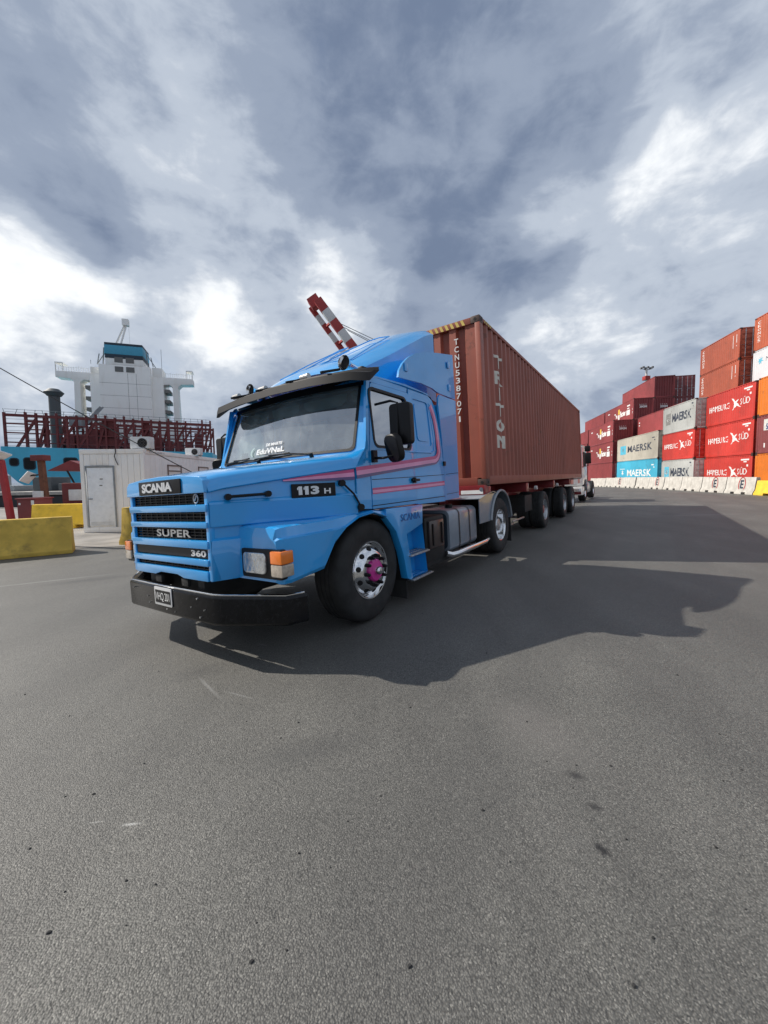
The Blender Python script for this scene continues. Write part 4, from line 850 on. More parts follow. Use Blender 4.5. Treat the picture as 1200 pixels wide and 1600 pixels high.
    for k in (0, 1):                                   # the door pair on the other end
        d = link('door', c['door'], r); d.rotation_euler = (0, 0, pi if doors == -1 else 0)
        if k: d.scale = (1, -1, 1)
        lr = link('lock_rod', c['lock_rod'], d)
    for sx in (1, -1):
        for sy in (1, -1):
            for z in (.059, H - .059):
                o = link('corner_casting', c['corner_casting'], r); o.location = (sx*(L/2 - .089), sy*(W - .081), z)
                if detail and sy == 1: h = link('casting_hole', c['casting_hole'], o)
    cuts = [p[0] for p in P]
    S_ = lambda u, v: (u, W - .012 + fy(u) + .006, v)
    if style:
        for st in style:
            kind = st[0]
            if kind == 'text':
                _, s, mm, u0, u1, v0, v1, bd = st; lettering('lettering', s, mm, s1, S_, bd, cuts, (u0, u1, v0, v1))
            elif kind == 'rects':
                vs_, fs_ = quadfs(st[2]); flat('marking', st[1], s1, vs_, fs_, S_, cuts)
            elif kind == 'poly':
                flat('emblem', st[1], s1, st[2], [tuple(range(len(st[2])))], S_, cuts)
            elif kind == 'end':                          # on the near end (-x)
                _, s, mm, y0, y1, v0, v1, bd = st; lettering('end_lettering', s, mm, r, lambda u, v: (-L/2 - .045, u, v), bd, None, (y0, y1, v0, v1))
    return r
# -- the container on the trailer
random.seed(11)
def stackletters(s, u, w, vtop, h, gap, mm, bd=.01): return [('text', ch, mm, u + w/2*(.3 if ch == 'I' else 1), u - w/2*(.3 if ch == 'I' else 1), vtop - i*(h + gap) - h, vtop - i*(h + gap), bd) for i, ch in enumerate(s)]
L40, L20, HC, HS = 12.192, 6.058, 2.896, 2.591
OFFW = mat('faded_white_print', (0.74, 0.69, 0.60), 0.6, dirt=(.45, .30, .22), dscale=5, damt=.5)
mstyle = stackletters('TRITON', 5.10, .40, 2.44, .245, .055, OFFW, .035)
mc = container('shipping_container', 'rust brown forty-foot container riding on the trailer behind the blue truck', tw(XC - L40/2, 0, ZB), TROT, L40, HC, C_MAIN, 'shipping containers', mstyle, -1)
cz = MB()
lettering_col = 'TCNU5387071'
for i, ch in enumerate(lettering_col):
    if ch == ' ': continue
    v = 2.50 - i*.135; lettering('end_code', ch, WHITEP, mc, lambda u, v: (L40/2 - .022, u, v), .01, None, (.735 if ch != '1' else .76, .815 if ch != '1' else .79, v, v + .10))
hz = MB(); hzv = []; 
for k in range(7):
    a = .96 - k*.10; flat('hazard_stripe', HAZY, mc, [(a, HC - .115), (a - .05, HC - .115), (a - .09, HC - .02), (a - .04, HC - .02)], [(0, 1, 2, 3)], lambda u, v: (L40/2 + .001, u, v))
for k in range(4):
    a = L40/2 - .24 - k*.10; flat('hazard_stripe', HAZY, mc, [(a, HC - .07), (a - .05, HC - .07), (a - .08, HC - .015), (a - .03, HC - .015)], [(0, 1, 2, 3)], lambda u, v: (u, 1.2185, v))
# -- the stacks along the yard
D1 = Vector((.2402, .9707, 0)); NIN = Vector((.9707, -.2402, 0)); SROT = (0, 0, atan2(D1.y, D1.x))
def star(cx, cz, r, n=7):
    return [(cx + (r if k % 2 == 0 else r*.42)*sin(k*pi/n), cz + (r if k % 2 == 0 else r*.42)*cos(k*pi/n)) for k in range(2*n)]
def star_brand(L, mm, sq):
    h = L/2; k = h/3.03; u = h - .55*k
    s = [('rects', sq, [(u, u - 1.0*k, .85, 1.95)])] if sq else [('rects', WHITEP, [(u, u - .9*k, 1.88, 1.95), (u, u - .06, 1.0, 1.9)])]
    s += [('poly', WHITEP, star(u - .5*k, 1.40, .42))]
    s += [('text', 'MAERSK', mm, u - 1.3*k, -h + .75*k, 1.02, 1.82, .02), ('rects', mm, [(-h + .75*k, -h + .45*k, 2.2, 2.32), (-h + .55*k, -h + .40*k, 1.95, 2.05)])]
    return s
def cross_brand(L):
    h = L/2; z = 1.1
    X = [(-.35, z + .72), (-.62, z + .62), (-.82, z + .40), (-1.15, z + .55), (-.98, z + .30), (-1.45, z - .12), (-.95, z + .08), (-.45, z - .22), (-.70, z + .2), (-.52, z + .48)]
    return [('text', 'HAMBURG', WHITEP, h - .45, .0 - .12, z, z + .46, .0), ('poly', WHITEP, [(a, b) for a, b in X]), ('text', 'SÜD', WHITEP, -1.35, -2.45, z + .06, z + .62, .0), ('rects', WHITEP, [(-h + 1.25, -h + .35, 2.20, 2.31), (-h + .95, -h + .62, 2.06, 2.15), (-h + .62, -h + .5, 1.75, 1.9)])]
def factor(L):
    h = L/2
    return [('text', 'The', WHITEP, 1.6, .3, 1.0, 1.8, .03), ('rects', YELP, [(-.0, -.75, 1.5, 2.25)]), ('rects', WHITEP, [(-.05, -.72, .75, 1.45)]), ('text', 'Factor', WHITEP, -.95, -3.2, 1.0, 1.85, .04), ('rects', WHITEP, [(-3.6, -4.7, 2.1, 2.3), (-3.75, -4.6, 1.75, 1.9), (-3.5, -4.7, .9, 1.6), (4.6, 3.9, 2.1, 2.25)]), ('rects', WHITEP, [(-h + .42, -h + .34, .9, 1.2), (-h + .42, -h + .34, 1.4, 1.6)])]
def brown(L):
    h = L/2; return stackletters('CRONOS', h - .55, .32, 2.25, .22, .06, WHITEP, .0) + [('rects', WHITEP, [(-h + .95, -h + .90, 1.1, 2.2), (-h + .55, -h + .45, 1.5, 2.2), (-h + .55, -h + .47, 1.2, 1.3)])]
END = [('end', 'A A A A', WHITEP, .55, -.35, 1.95, 2.05, .02), ('end', '20GM', WHITEP, .5, -.4, 1.55, 1.85, .05)]
def stack(L, Y, X0, specs):
    z = zg(26, 30) + 0.006; out = []
    for (m, H, label, style, doors) in specs:
        c = Vector((X0 + .2474*Y, Y, 0)) + D1*(L/2) + NIN*1.219; c.z = z
        zz = z; out.append(container('shipping_container', label, c, SROT, L, H, m, 'shipping containers', style, doors, Y < 40)); z += H + .012
    return out
LBL = mat('faded_label', (.62, .62, .58), .5)
purple = [('rects', LBL, [(2.35, .9, 1.55, 2.3)]), ('rects', YELP, [(1.9, .9, 2.05, 2.28)]), ('text', 'Seaz', BLUES, 2.2, 1.1, 1.6, 2.0, .05), ('rects', WHITEP, [(2.3, 2.22, .4, .7)])]
stack(L20, 21.3, 19.4, [(C_OR, HS, 'orange container at ground level behind the yellow barrier at the right edge', None, -1), (C_MAR, HS, 'maroon ribbed container with a white label, between two orange containers', purple, -1), (C_OR, HS, 'orange container topmost of the front stack at the right edge', None, -1)])
stack(L20, 27.6, 19.5, [(C_RED, HS, 'bright red container with white lettering, bottom of the three red ones stacked together', cross_brand(L20), -1), (C_RED, HS, 'bright red container with white lettering, middle of the three red ones stacked together', cross_brand(L20), -1), (C_RED, HS, 'bright red container with white lettering, top of the three red ones stacked together', cross_brand(L20), -1)])
stack(L20, 33.7, 18.7, [(C_GR, HS, 'pale grey container with dark lettering at ground level under a red container', star_brand(L20, INK, CYANP), -1), (C_RED, HS, 'bright red container sandwiched between two pale grey containers', cross_brand(L20), -1), (C_GR, HS, 'pale grey container with dark lettering on top of a bright red container', star_brand(L20, INK, LOUV), -1)])
stack(L40, 40.3, 21.25, [(C_DR, HC, 'plain red container low behind the sky blue container', None, -1), (C_DR, HC, 'plain red container, middle of its stack behind the cream container', None, -1), (C_DR, HC, 'plain red container rising above the cream container', [('rects', WHITEP, [(5.7, 5.4, 2.1, 2.25), (5.7, 5.4, 1.75, 1.9)])], -1)])
stack(L40, 40.2, 18.55, [(C_BL, HC, 'sky blue container with large white letters at ground level', star_brand(L40, WHITEP, None), -1), (C_CR, HC, 'cream container with large dark letters on top of the sky blue one', star_brand(L40, INK, CYANP), -1)])
stack(L20, 33.6, 22.2, [(C_BR, HC, 'brown container at the foot of the tall rear stack', None, -1), (C_BR, HC, 'brown container second from the ground in the tall rear stack', None, -1), (C_DR, HS, 'dark red container in the middle of the tall rear stack', None, -1), (C_BR, HS, 'brown red container second from the top of the rear stack left of the white one', brown(L20), -1), (C_BR, HS, 'brown red container on top of the rear stack, left of the rust orange one', brown(L20), -1)])
reef = [('text', 'MAERSK LINE', INK, 1.6, -2.2, 1.5, 1.85, .0), ('poly', CYANP, star(2.2, 1.7, .32))]
stack(L20, 26.0, 22.2, [(C_BR, HC, 'brown container at the foot of the rear stack by the right edge', None, -1), (C_BR, HC, 'brown container second from the ground by the right edge', None, -1), (C_DR, HS, 'dark red container under the white one by the right edge', None, -1), (C_WH, HS, 'white container with blue lettering in the rear stack at the right edge', reef, -1), (C_BR2, HS, 'rust orange container topmost at the right edge of the photo', brown(L20) + [('rects', C_MAR, [(-.6, -2.4, 1.1, 2.1)])], -1)])
fl_ = ['ground level', 'second tier', 'third tier', 'fourth tier', 'top tier']
stack(L40, 53.4, 18.4, [(C_DR, HC, 'dark red forty-foot container at ground level left of the sky blue one', None, -1)] + [(C_DR, HC, 'dark red container with white lettering on the %s, left of the cream one' % fl_[k], factor(L40) + (END if k == 2 else []), 1) for k in (1, 2)])
stack(L40, 53.4, 21.1, [(C_DR, HC, 'dark red container of the second row far back, %s' % fl_[k], None, 1) for k in range(3)] + [(C_DR, HC, 'dark red container with white lettering highest but one of the far block', factor(L40) + END, 1)])
stack(L40, 53.4, 23.9, [(C_DR, HC, 'dark red container of the third row far back, %s' % fl_[k], None, 1) for k in range(3)] + [(C_DR, HC, 'dark red container under the plain topmost one of the far block', END, 1), (C_DR, HC, 'plain dark red container topmost of the far block', None, 1)])
stack(L40, 53.4, 26.6, [(C_MAR, HC, 'maroon container showing its doors in the far row, %s' % fl_[k], None, -1) for k in range(5)])
stack(L40, 65.7, 18.4, [(C_DR, HC, 'dark red container farthest off in the front row, %s' % fl_[k], None, 1) for k in range(3)])
stack(L40, 65.7, 21.1, [(C_DR, HC, 'dark red container farthest off in the second row, %s' % fl_[k], None, 1) for k in range(4)])

# ------------------------------------------------------------------ concrete barriers
def jersey(name, label, p0, p1, H, m, group, pockets=True, base=.60, top=.20):
    p0 = Vector(p0); p1 = Vector(p1); L = (p1 - p0).length; mid = (p0 + p1)/2; ang = atan2(p1.y - p0.y, p1.x - p0.x)
    r = thing(name, label, 'barrier', (mid.x, mid.y, min(zg(p0.x, p0.y), zg(p1.x, p1.y)) + .004), ang, group)
    hb, ht = base/2, top/2; full = [(-hb, 0), (hb, 0), (hb, .08), (hb*.62, .30), (ht, H - .02), (ht - .02, H), (-ht + .02, H), (-ht, H - .02), (-hb*.62, .30), (-hb, .08)]
    cut = [(-hb, .075), (hb, .075)] + full[2:]
    cut = [(-hb + .0, .079), (hb, .079)] + full[3:-1] if False else cut
    b = MB()
    if pockets:
        xs = [-L/2, -L*.26, -L*.12, L*.12, L*.26, L/2]
        for i in range(5): b.prism(full if i % 2 == 0 else [(-hb*.914, .13), (hb*.914, .13), (hb*.62, .30), (ht, H - .02), (ht - .02, H), (-ht + .02, H), (-ht, H - .02), (-hb*.62, .30)], 'x', xs[i], xs[i+1])
    else: b.prism(full, 'x', -L/2, L/2)
    b.build('body', m, r, weld=False, bevel=0.008 if not pockets else 0, ang=40)
    return r, L
random.seed(5)
def bline(Y): return Vector((18.12 + .1697*Y, Y, 0))
ys = [22.55 + 2.42*k for k in range(12)]
names_ = ['nearest the yellow one', 'second from the yellow one', 'third from the yellow one', 'fourth from the yellow one', 'fifth from the yellow one', 'sixth from the yellow one', 'seventh from the yellow one', 'eighth from the yellow one', 'ninth from the yellow one', 'tenth from the yellow one', 'eleventh from the yellow one']
for k in range(11):
    a, b_ = bline(ys[k] + .04), bline(ys[k+1] - .04); j = random.uniform(-.05, .05); a.x += j; b_.x += j
    mark = k in (0, 1, 4, 7)
    r, L = jersey('concrete_barrier', 'whitewashed concrete barrier %s%s' % ('with a red circled mark, ' if mark else '', names_[k]), a, b_, 1.04, WBAR, 'white barriers along the stacks')
    if mark:                      # a sprayed ring with a letter on the face turned to the yard (+y side)
        sl = (1.08 - .30)/(.10 - .186); fy_ = lambda v: (.186 + (v - .30)*(.10 - .186)/.78) if v > .30 else .186
        F = lambda u, v: (u, fy_(v) + .006, v); c0 = -.15
        ro = [(c0 + .30*cos(t), .60 + .46*sin(t)) for t in [q*pi/16 for q in range(32)]]; ri = [(c0 + .235*cos(t), .60 + .40*sin(t)) for t in [q*pi/16 for q in range(32)]]
        flat('sprayed_ring', REDM, r, ro + ri, [(i, (i+1) % 32, 32 + (i+1) % 32, 32 + i) for i in range(32)], F)
        lettering('sprayed_letter', 'E', INK, r, F, .03, None, (c0 + .13, c0 - .13, .34, .86))
jersey('concrete_barrier', 'bright yellow concrete barrier at the right edge by the orange container', bline(19.6), bline(22.5), .85, YBAR2, 'yellow barriers')
sg_ = thing('notice_board', 'white and blue notice board standing behind the yellow barrier at the right edge', 'sign', bline(21.6) + Vector((.62, 0, zg(22, 21))), radians(170))
part('board', PANELW, sg_, -.45, .45, -.02, .02, .55, 1.75); part('blue_field', BLUES, sg_, -.40, .40, .021, .024, .62, 1.1, bevel=0); part('post', GREYS, sg_, -.30, -.25, -.07, -.025, 0, 1.6); part('post', GREYS, sg_, .25, .30, -.07, -.025, 0, 1.6)
vs_, fs_ = quadfs([(-.36, .30, 1.52, 1.60), (-.36, .2, 1.36, 1.42), (-.36, .1, 1.22, 1.28)]); flat('print', INK, sg_, vs_, fs_, lambda u, v: (u, .022, v))
jersey('concrete_barrier', 'long dirty yellow concrete barrier in front at the left edge', (-10.5, 6.75, 0), (-7.25, 8.90, 0), .82, YBAR, 'yellow barriers', False)
jersey('concrete_barrier', 'yellow concrete barrier behind the front one, left of the white cabin', (-12.15, 13.35, 0), (-9.85, 13.6, 0), .84, YBAR2, 'yellow barriers', True)
jersey('concrete_barrier', 'yellow concrete barrier seen end-on between the cabin and the truck nose', (-6.50, 9.62, 0), (-5.75, 12.3, 0), .95, YBAR, 'yellow barriers', False, .50)

# ------------------------------------------------------------------ white portable cabin
czz = zg(-8, 14) + .05
cab = thing('portable_cabin', 'white corrugated steel portable cabin with a door and two air conditioners', 'cabin', (-7.53, 12.15, czz), radians(3.5))
CW, CL, CH = 1.92, 7.2, 2.56       # front runs to -x, length to +y
part('wall_core', CABW, cab, -CW + .03, -.03, .03, CL - .03, .12, CH - .08, bevel=0)
for x0, x1 in ((-CW, -CW + .11), (-.11, 0)): part('corner_post', CABW, cab, x0, x1, 0, .12, .10, CH - .12, bevel=.012)
for y in (CL - .12,): part('corner_post', CABW, cab, -.11, 0, y, y + .12, .10, CH - .12, bevel=.012); part('corner_post', CABW, cab, -CW, -CW + .11, y, y + .12, .10, CH - .12, bevel=.012)
fr = MB(); fr.box(-CW, 0, -.012, .14, CH - .14, CH); fr.box(-.14, .012, .14, CL, CH - .14, CH); fr.box(-CW, -CW + .14, .14, CL, CH - .14, CH); fr.box(-CW + .14, -.14, .14, CL, CH - .10, CH - .02); fr.build('roof_frame', CABW, cab, bevel=.012, weld=False)
fr = MB(); fr.box(-CW, 0, -.01, .12, -.04, .12); fr.box(-.12, .01, .12, CL, -.04, .12); fr.box(-CW, -CW + .12, .12, CL, -.04, .12); fr.build('floor_frame', CABW, cab, bevel=.01, weld=False)
n = 9
for k in range(n):                               # sheet wall panels with joints
    x0 = -CW + .12 + k*(CW - .24)/n; x1 = x0 + (CW - .24)/n
    if x1 < -CW + 1.02 and x0 > -CW + .15: z0 = 2.06
    else: z0 = .13
    part('wall_panel', CABW, cab, x0 + .004, x1 - .004, .008, .029, z0, CH - .15, bevel=.004)
for k in range(24):
    y0 = .13 + k*(CL - .26)/24; part('wall_panel', CABW, cab, -.029, -.008, y0 + .005, y0 + (CL - .26)/24 - .005, .13, CH - .15, bevel=.004)
d = part('door', DOORW, cab, -CW + .20, -CW + .98, -.012, .006, .17, 1.99, bevel=.006); df_ = MB()
df_.box(-CW + .15, -CW + .195, -.02, .028, .13, 2.05); df_.box(-CW + .985, -CW + 1.03, -.02, .028, .13, 2.05); df_.box(-CW + .195, -CW + .985, -.02, .028, 1.995, 2.05); df_.build('door_frame', GREYS, cab, bevel=.004)
part('door_kick_plate', PANELW, d, -CW + .24, -CW + .94, -.016, -.0125, .19, .30, bevel=0); MB().tube([(-CW + .25, -.012, 1.02), (-CW + .25, -.06, 1.02), (-CW + .36, -.06, 1.02)], .012, 6).build('door_handle', BLACKP, d)
for x, z in ((.58, 1.62), (.56, 1.42)): part('door_notice', LOUV, d, -CW + x, -CW + x + .09, -.0155, -.0125, z, z + .035, bevel=0)
for y0, w_ in ((1.5, 1.0), (4.1, 1.0)):         # side windows
    wf = MB(); wf.box(-.03, .02, y0, y0 + .05, 1.25, 2.12); wf.box(-.03, .02, y0 + w_, y0 + w_ + .05, 1.25, 2.12); wf.box(-.03, .02, y0, y0 + w_ + .05, 2.07, 2.12); wf.box(-.03, .02, y0, y0 + w_ + .05, 1.25, 1.30); wf.box(-.03, .018, y0 + .05, y0 + w_, 1.88, 1.92); wo_ = wf.build('window_frame', RUST if False else mat('window_frame_brown', (.20, .15, .13), .6), cab, bevel=0, weld=False)
    part('window_pane', CABW, wo_, -.02, -.004, y0 + .05, y0 + w_, 1.30, 2.07, bevel=0)
lettering('cabin_lettering', 'CONTAINER 6', GREYD, cab, lambda u, v: (.0135, u, v), .0, None, (.35, 1.3, CH - .105, CH - .045))
MB().tube([(-.82, -.02, CH + .02), (-.80, -.05, CH - .10), (-.84, -.05, CH - .22), (-.80, -.05, CH - .36), (-.74, -.05, CH - .50)], .014, 6).build('loose_cable', WIRE, cab)
def ac(label, x, y, wdt, hgt):
    a = thing('air_conditioner', label, 'air conditioner', Vector((-7.53, 12.15, czz)) + Matrix.Rotation(radians(3.5), 3, 'Z') @ Vector((x, y, CH - .02)), radians(3.5), 'air conditioners on the cabin')
    bb = part('casing', PANELW, a, -wdt/2, wdt/2, -.15, .15, 0.05, hgt, bevel=.015); MB().tube([(.08, -.151, hgt*.53), (.08, -.156, hgt*.53)], hgt*.36, 24).build('fan_opening', DARK, bb)
    gr = MB()
    for k in range(3): gr.tube([(.08 + (k+1)*hgt*.11*cos(t*pi/10), -.162, hgt*.53 + (k+1)*hgt*.11*sin(t*pi/10)) for t in range(21)], .004, 4, False)
    gr.build('fan_grille', GREYD, bb); gl_ = MB()
    for i in range(4):
        for j in range(5): gl_.box(-wdt/2 - .004, -wdt/2 - .001, -.12 + i*.065, -.08 + i*.065, .1 + j*hgt*.17, .1 + j*hgt*.17 + hgt*.11)
    gl_.build('side_louvre', DARK, bb); part('foot', GREYS, a, -wdt/2 + .05, -wdt/2 + .1, -.14, .14, 0.0, .05); part('foot', GREYS, a, wdt/2 - .1, wdt/2 - .05, -.14, .14, 0.0, .05)
ac('boxy white air conditioner on the front of the cabin roof', -.18, .32, .60, .42); ac('small white air conditioner farther back on the cabin roof', -.1, 4.0, .60, .34)

# ------------------------------------------------------------------ white truck queueing behind
w0 = tw(-20.0, -.35, 0); w0.z = zg(w0.x, w0.y)
wt_ = thing('cabover_truck', 'white cab-over truck with black mirrors waiting behind the container trailer', 'truck', tw(-20.0, -.35, 0)); wt_.rotation_euler = TROT
MB().prism([(1.25, .85), (1.30, 1.2), (1.27, 1.75), (1.12, 2.85), (.9, 2.95), (-.7, 2.95), (-.75, .95), (.6, .95), (.5, 1.12), (-.5, 1.12), (-.6, .9), (.62, .88)][:7] + [(-.62, .95), (-.45, 1.14), (.45, 1.14), (.62, .9)], 'y', -1.2, 1.2).build('cab', TRUCKW, wt_, bevel=.05, seg=3)
part('bumper', TRUCKW, wt_, .75, 1.38, -1.22, 1.22, .38, .82, bevel=.05); part('windscreen', DARK, wt_, 1.1, 1.285, -1.05, 1.05, 1.8, 2.6, bevel=.02); part('grille', BLACKP, wt_, 1.2, 1.32, -.8, .8, 1.0, 1.6)
for sg in (1, -1):
    part('door_window', DARK, wt_, -.35, .75, sg*1.195, sg*1.21, 1.85, 2.6, bevel=.004); part('headlight', LENS, wt_, 1.33, 1.40, sg*.7, sg*1.1, .5, .72, bevel=.02)
    mh = part('mirror', BLACKP, wt_, 1.15, 1.30, sg*1.34, sg*1.62, 1.95, 2.50, bevel=.04); part('wide_mirror', BLACKP, mh, 1.15, 1.30, sg*1.34, sg*1.60, 2.56, 2.85, bevel=.05)
    MB().tube([(1.15, sg*1.18, 2.9), (1.22, sg*1.48, 2.95), (1.22, sg*1.48, 1.85), (1.15, sg*1.18, 1.8)], .018, 6).build('mirror_arm', BLACKP, wt_)
    wheel(wt_, 0, sg*1.16, .52, sg, 'drive'); wheel(wt_, -3.6, sg*1.19, .52, sg, 'drive', 1, True); part('frame_rail', CHASS, wt_, -4.6, .9, sg*.36, sg*.44, .7, .95)
    part('step', ALU, wt_, .55, .95, sg*1.1, sg*1.24, .42, .46)
MB().tube([(-.95, .85, .9), (-.95, .85, 3.45)], .07, 10).build('exhaust_stack', CHASS, wt_); rk = MB()
for z in (3.05, 3.5): rk.tube([(.6, -1.0, z), (.6, 1.1, z)], .02, 6)
for y in (-1.0, 0, 1.1): rk.tube([(.6, y, 2.93), (.6, y, 3.5)], .02, 6)
rk.build('roof_rack', BLACKP, wt_)
part('fuel_tank', TANKG, wt_, -2.6, -1.2, .65, 1.15, .4, .95, bevel=.08); part('axle', CHASS, wt_, -.06, .06, -1, 1, .45, .58); part('rear_axle', CHASS, wt_, -3.67, -3.53, -1, 1, .45, .6)

# ------------------------------------------------------------------ ship beyond the quay
SA = atan2(12, 34); SO = Vector((-54, 78, -2))
sh = thing('container_ship', 'light blue container ship with white bridge and red lashing frames at the quay', 'ship', SO, SA)
def stern(k, zt): 
    prof = [(-18, zt + .5), (-18, 6.6), (-17.4, 5.2), (-15.8, 3.4), (-13.5, 1.9), (-10, .6), (-8, -1.0)]
    return [(x*k, z) for x, z in prof] + [(-x*k, z - (.9 if i == 0 else 0)) for i, (x, z) in list(enumerate(prof))[::-1]]
hl = []
for y, k in ((0, 1), (1.5, 1.0), (30, 1.03), (70, 1.03)): hl.append([(x, y, z) for x, z in stern(k, 9.6)])
MB().loft(hl, close=True, capa=True, capb=True).build('hull', SHIPB, sh, ang=30)
bt = []
for y, k in ((-.06, 1), (70, 1.035)): bt.append([(-15*k, y, 2.0), (-10.2*k, y, .3), (-8.1*k, y, -1.1), (8.1*k, y, -1.1), (10.2*k, y, .3), (15*k, y, 2.0)])
MB().loft(bt, close=True, capa=True).build('boot_topping', LASH, sh)
def port(x0, x1, z0, z1, m=DARK):
    MB().prism(rrect(x0 - .18, x1 + .18, z0 - .18, z1 + .18, .5), 'y', -.10, -.005).build('port_rim', NAVY, sh); MB().prism(rrect(x0, x1, z0, z1, .4), 'y', -.14, -.101).build('mooring_port', m, sh)
port(-16.7, -15.6, 6.6, 7.8); port(-14.6, -13.1, 5.9, 7.9); port(-8.4, -6.4, 5.9, 7.9); port(-2, .2, 5.9, 7.8); port(5, 7, 5.9, 7.8); port(12.5, 14, 5.9, 7.7)
wn = MB()
for xx in (-8.0, -7.6, -7.0): wn.tube([(xx, -.16, 6.1), (xx, -.16, 6.9)], .14, 8)
wn.build('mooring_rollers', SHIPW, sh)
zd = lambda x: 10.1 - (x + 18)/36*.9
for li, (yy, zt) in enumerate(((1.2, 6.4), (9.0, 6.2))):
    xs = [-17.7 + 35.4*k/22 for k in range(23)]
    for k, x in enumerate(xs):
        if li == 0 and k in (1, 20): continue
        part('lashing_post', LASH, sh, x - .16, x + .16, yy - .25, yy + .25, zd(x), zd(x) + zt + random.uniform(0, .6), bevel=0)
    for z in ((.9, 2.7, 4.4, 6.0) if li == 0 else (2.0, 4.2, 5.9)): MB().beam((-17.8, yy, zd(-18) + z), (17.8, yy, zd(18) + z), .35, .22 if z < 5 else .5).build('lashing_walkway', LASH, sh)
    for k in range(1, 22, 2):
        a, b_ = xs[k], xs[min(k + (2 if k % 3 else 1), 22)]; MB().beam((a, yy + .1, zd(a)), (b_, yy + .1, zd(b_) + 5.6), .38).build('lashing_brace', LASH, sh)
    for k in range(60):                           # rod hooks and rails on top
        pass
    rl = MB()
    for k in range(24): x = -17.6 + k*1.5; rl.beam((x, yy, zd(x) + 6.0), (x + random.uniform(-.5, .5), yy, zd(x) + 7.2), .07)
    for z in (6.6, 7.1): rl.beam((-17.6, yy, zd(-17.6) + z), (17.6, yy, zd(17.6) + z), .06)
    rl.build('guard_rail', LASH if li else GREYS, sh)
for x0, x1 in ((-2.4, .0), (4.6, 6.0), (-12.0, -11.1)): part('lashing_panel', LASH, sh, x0, x1, 1.5, 1.7, zd(x0) + .2, zd(x0) + 5.8, bevel=0)
rung = MB()
for k in range(8): rung.beam((-17.5, 1.2, 10.3 + k*.72), (-13.2, 1.2, 10.3 + k*.72), .06)
for k in range(8): rung.beam((12, 1.2, 9.6 + k*.72), (17.6, 1.2, 9.5 + k*.72), .06)
rung.build('ladder_rungs', GREYS, sh)
hb_ = MB()
for k in range(14):
    x = -12 + k*2.0; hb_.box(x, x + 1.5, 5.5, 7.5, zd(x), zd(x) + random.choice((1.6, 2.6, 3.3, 4.6)))
hb_.build('deck_hatch_gear', LASH, sh, weld=False)
BY = 13.0; bx = -.6; _before = set(sh.children)
def sb(name, m, x0, x1, y0, y1, z0, z1, bevel=.03): return part(name, m, sh, bx + x0, bx + x1, BY + y0, BY + y1, z0, z1, bevel=bevel)
sb('deckhouse', SHIPW, -9.2, 9.2, 1.5, 9, 9, 30.6); sb('deckhouse_tower', SHIPW, -6.3, 6.3, -.2, 1.45, 9, 32.6); sb('tower_top', SHIPW, -4.6, 4.6, -.2, 6, 32.65, 34.2)
sb('funnel_band', NAVY, -4.65, 4.65, -.26, 6.05, 34.2, 35.2); sb('funnel_band', FUNB, -4.68, 4.68, -.29, 6.08, 35.2, 37.4); sb('funnel_band', NAVY, -4.65, 4.65, -.26, 6.05, 37.4, 38.0)
for xx in (-2.4, .35):
    for zz in (30.9, 33.2):
        lv = sb('louvre', LOUV, xx, xx + 2.05, -.30, -.205, zz, zz + 1.3)
        ls = MB()
        for j in range(5): ls.box(bx + xx + .05, bx + xx + 2.0, BY - .34, BY - .30, zz + .12 + j*.25, zz + .2 + j*.25)
        ls.build('louvre_slat', GREYD, lv)
for k in range(6): z = 12.5 + k*3.1; sb('deck_seam', LOUV, -6.3, 6.3, -.215, -.2, z, z + .06, 0)
for xx in (.6, 2.7): sb('casing_seam', LOUV, xx, xx + .07, -.22, -.2, 19, 30.6, 0)
sb('vent_grille', LOUV, 1.0, 2.6, -.26, -.2, 18.3, 19.0)
